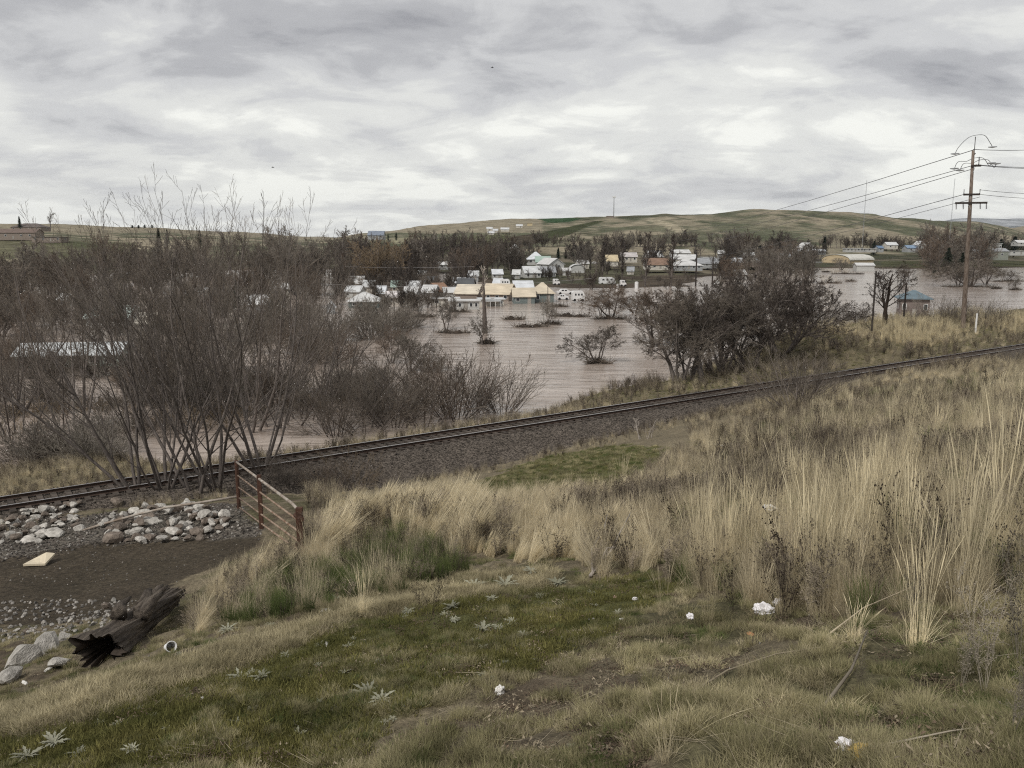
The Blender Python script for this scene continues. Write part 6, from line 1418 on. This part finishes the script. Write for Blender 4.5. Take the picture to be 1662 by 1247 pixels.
ths = [(192,1180,34,0,'large silvery thistle rosette at bottom left edge of the moss'),(250,1168,26,1,'silvery thistle just right of the large bottom left one'),(383,1180,30,2,'lone pale thistle on the moss, left'),(405,1198,22,0,'small grey thistle below the lone pale one'),(483,1205,42,1,'silver thistle on moss near the bottom, left of centre'),
 (390,1105,52,3,'leafy grey-green thistle patch on the ridge grass'),(425,1103,48,3,'leafy thistle patch, right half of the ridge pair'),(598,1130,70,3,'largest bushy grey-green thistle on the mossy slope'),(620,1142,56,3,'lower lobe of the largest bushy thistle'),(785,1028,52,3,'dark leafed thistle cluster above the white paper'),(832,1011,30,0,'pale thistle right of the dark leafed cluster'),(810,1023,22,1,'tiny thistle beside the dark leafed cluster'),
 (535,948,36,1,'pale thistle low on the green mound side'),(552,935,30,0,'pale thistle above another on green mound side'),(545,975,28,2,'thistle at the foot of the green mound'),(575,918,30,1,'silver leaves high on the green mound side'),(665,925,46,3,'spreading thistle among the dark weeds of the mound'),(690,915,34,0,'pale thistle right of the spreading one on the mound'),(770,955,44,1,'pale flattened thistle at the moss top edge'),(735,990,34,2,'thistle in line below the moss top edge'),(820,955,54,3,'round green thistle clump at the moss top edge'),(800,975,26,0,'little silver thistle under the round clump'),(905,950,36,1,'greyish thistle at the foot of gold grass'),(722,1000,24,0,'small pale thistle left on the moss edge line'),(440,1020,26,3,'grey-green thistle in grass by the ridge'),(520,1052,22,1,'white-leafed thistle in the ridge weeds'),(575,1040,18,0,'tiny thistle at the upper moss corner'),(90,1215,60,3,'grey-green weed patch at the bottom left corner'),(45,1232,60,3,'silver weed patch cut by the left bottom corner'),(130,1232,50,3,'leafy weed patch along the bottom edge, left'),(215,1225,40,3,'sparse grey leafy weed near bottom left'),(370,1025,40,3,'thistle tangled in green grass above the paper cup'),(862,930,30,0,'silvery leaves under the gold grass')]
for i, (x, y, wd_, k, lb) in enumerate(ths):
    g = ground_px(x, y); s = wd_/F*g[1]/.27; o = link('thistle', TH_[k], None, (g[0], g[1], g[2]), (random.uniform(-.15,.15), random.uniform(-.15,.15), i*1.1), (s, s, s)); props(o, lb, 'thistle', 'thistles on the slope')

rr = random.Random(31); c = 0
while c < 48:
    x = rr.uniform(60, 1100); y = rr.uniform(950, 1235); 
    if not inpoly(np.array([x]), np.array([y]), POLY_MOSS+[]) [0] and rr.random() < .8: continue
    g = ground_px(x, y); s = rr.uniform(12, 26)/F*g[1]/.27; o = link('thistle', TH_[c % 4], None, (g[0], g[1], g[2]), (rr.uniform(-.2,.2), rr.uniform(-.2,.2), c*1.7), (s, s, s*rr.uniform(.6,1.1))); props(o, 'tiny grey-green rosette weed dotted in the moss turf', 'thistle', 'tiny rosettes in the moss'); c += 1
# ------------------------------------------------------------ tall single grass clumps and weeds one can tell apart
def clump_mesh(rg_, n, h, m_, spread=.10, lean=.2, head=1.5, w_=.004, base=60, bh=.45):
    return mesh_np('grass_clump', *join([blades(base, bh, spread, .4, w_*.9, rg_, 3), blades(n, h, spread*.8, lean, w_, rg_, 6, head=head, hvar=.45, curve=.7)]), m_)
CL = [clump_mesh(rg, 34, 1.4, M_STRAW), clump_mesh(rg, 22, 1.5, M_STRAW, lean=.3), clump_mesh(rg, 40, 1.2, M_STRAW, lean=.14), clump_mesh(rg, 60, .9, M_KHAKI, lean=.4, head=0, bh=.4)]
cls = [(1312,985,700,0,'tall dense straw clump standing alone behind the plastic bag'),(1300,850,695,2,'narrow straw clump right of the white plate'),(1490,1050,735,0,'tallest straw clump with splayed stalks, lower right'),(1560,1000,650,0,'straw clump right of the splayed one'),(1440,960,690,1,'leaning straw clump above the splayed one'),(1620,900,600,0,'straw clump near the right edge'),(1380,900,720,2,'thin straw clump between the alone one and the leaning one'),
 (1225,700,662,2,'short straw clump left on the brow of the slope'),(1245,690,655,0,'first of three straw clumps breaking the ballast line'),(1235,760,668,1,'second straw clump below the brow'),(1600,720,590,0,'tall straw clump by the sage bush'),(1520,720,640,2,'straw clump between the weeds at right'),(1400,640,612,0,'small straw clump touching the rails at right'),(1655,760,590,1,'straw clump cut by the right picture edge'),
 (590,1000,900,2,'narrow rust-gold clump of stalks in front of the green mound'),(600,960,860,0,'upper stalks of the rust-gold clump'),(730,925,850,2,'upright pale stalks at the middle of the gold grass'),(865,805,775,1,'small splayed clump on the moss flat edge'),(1010,790,722,2,'thin upright straws rising before the green flat'),(960,820,760,2,'three stiff straws left of the thin upright ones'),(1080,870,800,1,'sparse straw clump in tangled grey brush'),(1075,1000,890,1,'sparse long straws at the edge of moss slope'),(1180,960,870,0,'pale straw clump under the white plate'),
 (1150,1010,900,1,'wispy straws above the orange leaf'),(1080,1247,1100,1,'bent single straws at the bottom edge, centre right'),(1220,1240,1130,3,'yellowish grass clump at the bottom edge'),(1270,1200,1120,3,'khaki grass clump above the yellowish one'),(1500,1160,1090,3,'spiky grey-green grass clump, lower right'),(1555,1170,1095,3,'second spiky grey-green clump right of the first'),(1385,1040,950,2,'short straw clump above the dry fallen stalks'),(640,870,800,2,'pale stalks at the left crest of the mound'),(560,900,850,0,'pale stalks hanging beside the near gate post'),(700,830,765,2,'brightest upright stalks on the mound crest')]
for i, (x, y, yt, k, lb) in enumerate(cls):
    g = ground_px(min(x, 1660), min(y, 1246)); h = (y-yt)/F*g[1]; hm = [1.4, 1.5, 1.2, .9][k]; s = h/hm; wsc = min(1.0, max(s, .45)); o = link('grass_clump', CL[k], None, tuple(g), (random.uniform(-.06,.06), random.uniform(-.06,.06), i*2.3), (wsc, wsc, s)); props(o, lb, 'grass clump', 'single tall grass clumps')
wds = [(1140,960,880,0,'dark weed stalk with seed clusters by the moss slope edge'),(895,920,850,1,'dark knobbly weed in front of the gold grass'),(1000,905,815,2,'tall dark weed beside the tangled brush'),(1025,890,830,0,'thin dark weed right of the tall one'),(1265,1010,900,1,'dark weed behind the plastic bag'),(1095,890,800,2,'dark weed with many buds in grey brush'),(700,1000,930,0,'dark brown weed tuft on the ridge above the moss'),(680,990,935,1,'dark weed tuft left of the brown one'),(1530,900,780,2,'dark weed with buds amid the tall straw'),(1230,870,760,0,'budded dark weed right of the white plate'),(1330,700,640,1,'bud-covered weed on the brow at right'),(1600,650,590,2,'dark budded weed below the sage bush'),(1190,1000,930,2,'leafless weed just left of the plastic bag'),(965,900,850,1,'short knobbly weed among pale grass')]
for i, (x, y, yt, k, lb) in enumerate(wds):
    g = ground_px(x, y); s = (y-yt)/F*g[1]/.72; o = link('dead_weed', T_WEED[k], None, tuple(g), (0,0,i*1.9), (s, s, s)); props(o, lb, 'weed', 'dark dead weeds standing alone')
M_SAGE = gm('pale_grey_twigs', (0.25,0.215,0.165), (0.36,0.32,0.255), tr=0)
SG = [weed_mesh(rg, .8, 7, 9, .0022, M_SAGE, True, .005) for _ in range(2)]
for i, (x, y, yt, lb) in enumerate([(1600,1130,900,'pale frosted-looking weed bush at the right edge'),(1655,1080,880,'larger pale weed bush cut by right edge'),(1560,1120,1000,'small pale weed left of the frosted-looking bush'),(1640,1200,1040,'pale weed bush in the lower right corner'),(1480,1010,900,'pale twiggy weed under the splayed straw clump'),(1395,1130,1060,'low pale weed right of the fallen stalks')]):
    g = ground_px(x, y); s = (y-yt)/F*g[1]/.75; o = link('pale_weed', SG[i % 2], None, tuple(g), (0,0,i*1.9), (s, s, s)); props(o, lb, 'weed', 'pale frosted weeds at the right')

# ------------------------------------------------------------ litter
def litter_mat(n, c, rough=.6): return mat(n, c, rough, .06, 12, spec=.4)
M_FOAM = litter_mat('white_foam', (0.75,0.75,0.74)); M_PAPER = litter_mat('paper', (0.68,0.66,0.62)); M_BAG = litter_mat('white_plastic', (0.78,0.76,0.77), .35); M_YEL = litter_mat('yellow_wrapper', (0.60,0.42,0.12)); M_LEAF = litter_mat('orange_leaf', (0.42,0.20,0.09)); M_CARD = litter_mat('cream_board', (0.62,0.54,0.40))
g = on(276, 1061); r_ = 9/F*g.y
c_ = thing('paper_cup', 'white foam cup lying on its side at the grass edge above the log', 'cup', tuple(g)); c_.rotation_euler = (R(65), R(15), R(35)); c_.location.z += .05
MB().tube([(0,0,-r_*1.3), (0,0,r_*1.1)], [r_*.72, r_*1.0], 20, cap=False).build('cup_wall', M_FOAM, c_, smooth=True); MB().tube([(0,0,-r_*1.3), (0,0,-r_*1.22)], r_*.72, 20).build('cup_base', M_FOAM, c_); MB().tube([(math.cos(a)*r_, math.sin(a)*r_, r_*1.1) for a in np.linspace(0, 6.283, 21)], r_*.09, 5).build('rim', M_FOAM, c_)
def crumple(name, label, x, y, wpx, m_, flat=.35, seed=0, sub=3, amp=.35, cat='litter', asp=.7):
    g = on(x, y); r_ = wpx/F*g.y/2; b = bmesh.new(); bmesh.ops.create_icosphere(b, subdivisions=sub, radius=1.0)
    for v in b.verts:
        n_ = mnoise.noise(v.co*2.1+Vector((seed*3.1, 0, 0)))+.6*mnoise.noise(v.co*5+Vector((0, seed, 0))); v.co *= (1+amp*n_); v.co.z = v.co.z*flat+flat*.5
    me = bpy.data.meshes.new(name); b.to_mesh(me); b.free(); me.materials.append(m_)
    o = link(name, me, None, tuple(g), (0,0,seed*1.3), (r_, r_*asp, r_)); props(o, label, cat); return o
crumple('paper_scrap', 'crumpled white paper ball on the open moss', 811, 1127, 23, M_PAPER, .8, 1)
crumple('plastic_bag', 'crumpled white plastic bag caught in weeds', 1240, 996, 36, M_BAG, .6, 2, amp=.6)
crumple('plastic_bag', 'smaller crumpled plastic piece right behind the larger bag', 1262, 985, 20, M_BAG, .8, 3, amp=.6)
crumple('plastic_scrap', 'white plastic scrap left of the bag in dry grass', 1120, 1007, 14, M_BAG, .8, 4, amp=.5)
crumple('plastic_scrap', 'small white scrap at the edge of straw above moss', 1031, 975, 11, M_BAG, .6, 5)
crumple('plastic_scrap', 'pinkish scrap next to the small white one', 998, 972, 9, litter_mat('pink_paper', (0.55,0.36,0.30)), .5, 6)
crumple('wrapper', 'torn white and yellow wrapper at the bottom edge, white upper half', 1380, 1220, 46, M_BAG, .5, 7, amp=.7)
crumple('wrapper', 'yellow lower part of the torn wrapper at bottom edge', 1394, 1236, 50, M_YEL, .4, 8, amp=.7)
crumple('plastic_scrap', 'white scrap in the green weeds right of the gate', 533, 905, 18, M_PAPER, .8, 9, amp=.5)
crumple('paper_scrap', 'flat white scrap left on the ridge grass', 530, 994, 20, M_PAPER, .25, 10)
crumple('paper_scrap', 'white strip of paper just below the flat ridge scrap', 530, 1050, 20, M_PAPER, .2, 11, asp=.3)
crumple('paper_scrap', 'little white tissue stuck in the ridge grass left of moss', 328, 1140, 11, M_PAPER, .7, 12)
crumple('paper_scrap', 'white scrap at the far left edge weeds below boulders', 80, 1090, 18, M_PAPER, .4, 13, asp=.4)
crumple('paper_scrap', 'second pale scrap in the dark weeds at far left', 40, 1112, 16, M_PAPER, .4, 14, asp=.4)
crumple('paper_scrap', 'white dot of paper on the brow near the rails', 1172, 726, 9, M_PAPER, .6, 15)
crumple('leaf', 'curled orange-brown leaf below the plastic bag', 1218, 1031, 15, M_LEAF, .3, 16, cat='leaf')
crumple('paper_scrap', 'grey white flat scrap on the dark moss spot', 1010, 1008, 12, M_PAPER, .25, 17, asp=.4)
g = on(1247, 876); rp_ = 13/F*g.y; pl_ = thing('foam_plate', 'shallow white foam plate resting in the straw grass', 'plate', (g.x, g.y, g.z+.40)); pl_.rotation_euler = (R(8), R(4), 0)
pr = [(0,0),(.72,.0),(.86,.09),(1,.15),(1.02,.13),(.88,.05),(.74,-.03),(0,-.03)]; V = []; fc = []
for i in range(28):
    for a_, b_ in pr: V.append((math.cos(i*6.2832/28)*a_*rp_, math.sin(i*6.2832/28)*a_*rp_, b_*rp_))
k = len(pr)
for i in range(28):
    for j in range(k-1): fc.append((i*k+j, ((i+1) % 28)*k+j, ((i+1) % 28)*k+j+1, i*k+j+1))
link('dish', mesh_np('dish', V, fc, M_FOAM, smooth=True), pl_)
g = on(57, 921); s = g.y/F; V = [(-18*s,-.05,.03),(17*s,.02,.02),(18*s,.45,.12),(5*s,.40,.16),(-8*s,.38,.05),(-16*s,.30,.02)]
bd = MB(); V3 = [Vector(v) for v in V]; nb = len(V3); bd.v = V3+[v+Vector((0,0,.05)) for v in V3]; bd.f = [tuple(reversed(range(nb))), tuple(range(nb, 2*nb))]+[(i, (i+1) % nb, nb+(i+1) % nb, nb+i) for i in range(nb)]
props(bd.build('board', M_CARD, loc=tuple(g)), 'broken cream board lying flat on the dirt road', 'board')
rr = random.Random(9)
for i in range(26):
    x = rr.uniform(100, 1500); y = rr.uniform(1000, 1235)
    g = ground_px(x, y); v = 2.5/F*g[1]; o = link('pale_pebble', PR[i % 6], None, (g[0], g[1], g[2]+v*.5), (i, i*2, i), (v*rr.uniform(.7,1.6), v, v*.7)); props(o, 'tiny whitish pebble lying on the near slope', 'pebble', 'whitish pebbles on the near slope')
# bleached dead branch in front of the brush, thin fallen branches
def branch(label, pts, r0, m_=M_PALE, grp=None):
    P_ = [on(x, y, dz) for x, y, dz in pts]; o = MB().tube(P_, list(np.linspace(r0, r0*.35, len(P_))), 6).build('fallen_branch', m_, smooth=True); return props(o, label, 'branch', grp)
b_ = branch('bleached dead branch poking out at the end of the gold grass', [(958,938,.02),(975,925,.08),(990,912,.12),(1005,900,.3),(1022,885,.5)], .022)
for pts in ([(968,930,.05),(985,922,.25),(1005,915,.22)], [(985,915,.1),(980,895,.35),(985,880,.45)], [(962,935,.02),(960,915,.2),(972,905,.3)]):
    P_ = [on(x, y, dz) for x, y, dz in pts]; MB().tube(P_, [.014,.010,.005], 5).build('side_branch', M_PALE, b_)
branch('long thin stalk lying across the lower right slope', [(1320,1060,.02),(1400,1010,.1),(1480,985,.14),(1560,970,.2)], .006, M_LITT)
branch('long curved twig lying in the short grass, right of centre', [(1110,1140,.02),(1180,1100,.03),(1260,1075,.05),(1330,1060,.03)], .007, M_LITT)
branch('fallen grey twig beside the spiky grass clumps', [(1335,1160,.02),(1380,1110,.05),(1405,1060,.12)], .010, M_SAGE)
branch('dark twig curving over short grass near the bottom right', [(1350,1247,.03),(1430,1225,.03),(1540,1215,.05),(1575,1210,.06)], .006, M_SAGE)
t = on(1047, 713); m_ = make_proto('bush', stems=4, base_spread=.5, stem_len=1.2, stem_r=.035, twig_r=.007, twig_mat=M_PALE, bark=M_PALE, levels=[LV(4,.4,.8,.5,5,.12,.03,.3,1), LV(3,.4,.8,.5,3,.12,0,.3,1), LV(0,0,0,0,2,.15,0,0,1)])
plant(m_, 'bare_shrub', 'small bleached leafless shrub at the moss flat far edge', t, 36/F*t.y, 0, None, 'shrub')
# two birds far up
def bird(label, x, y):
    p = P(x, y, Y=120); t = thing('bird', label, 'bird', tuple(p)); M_ = mat('dark_plumage', (0.03,0.03,0.03), .8, .1, 3)
    b = MB(); b.tube([(-.22,0,0),(-.08,0,.01),(.08,0,.01),(.2,0,0)], [.01,.05,.05,.01], 8); b.face((-.05,.03,.02),(.06,.03,.02),(.02,.34,.09),(-.03,.34,.09)); b.face((-.05,-.03,.02),(.06,-.03,.02),(.02,-.34,.09),(-.03,-.34,.09)); b.build('body', M_, t)
bird('tiny dark bird high in the cloud, upper centre', 799, 110); bird('tiny dark bird lower in the sky, left', 443, 272)

# ------------------------------------------------------------ thin air over the valley
hm = bpy.data.materials.new('haze_air'); hm.use_nodes = True; t = hm.node_tree
for n_ in list(t.nodes):
    if n_.type != 'OUTPUT_MATERIAL': t.nodes.remove(n_)
pv = t.nodes.new('ShaderNodeVolumePrincipled'); pv.inputs['Density'].default_value = 0.00002; pv.inputs['Color'].default_value = (0.84, 0.90, 1.0, 1); pv.inputs['Anisotropy'].default_value = 0.0
t.links.new(pv.outputs[0], next(n_ for n_ in t.nodes if n_.type == 'OUTPUT_MATERIAL').inputs['Volume'])
hb = MB().box((0, 8900, 330), (46000, 18200, 720)).build('haze', hm); props(hb, 'thin pale haze over the valley', kind='stuff')
SC.cycles.volume_bounces = 0
bpy.context.view_layer.update()
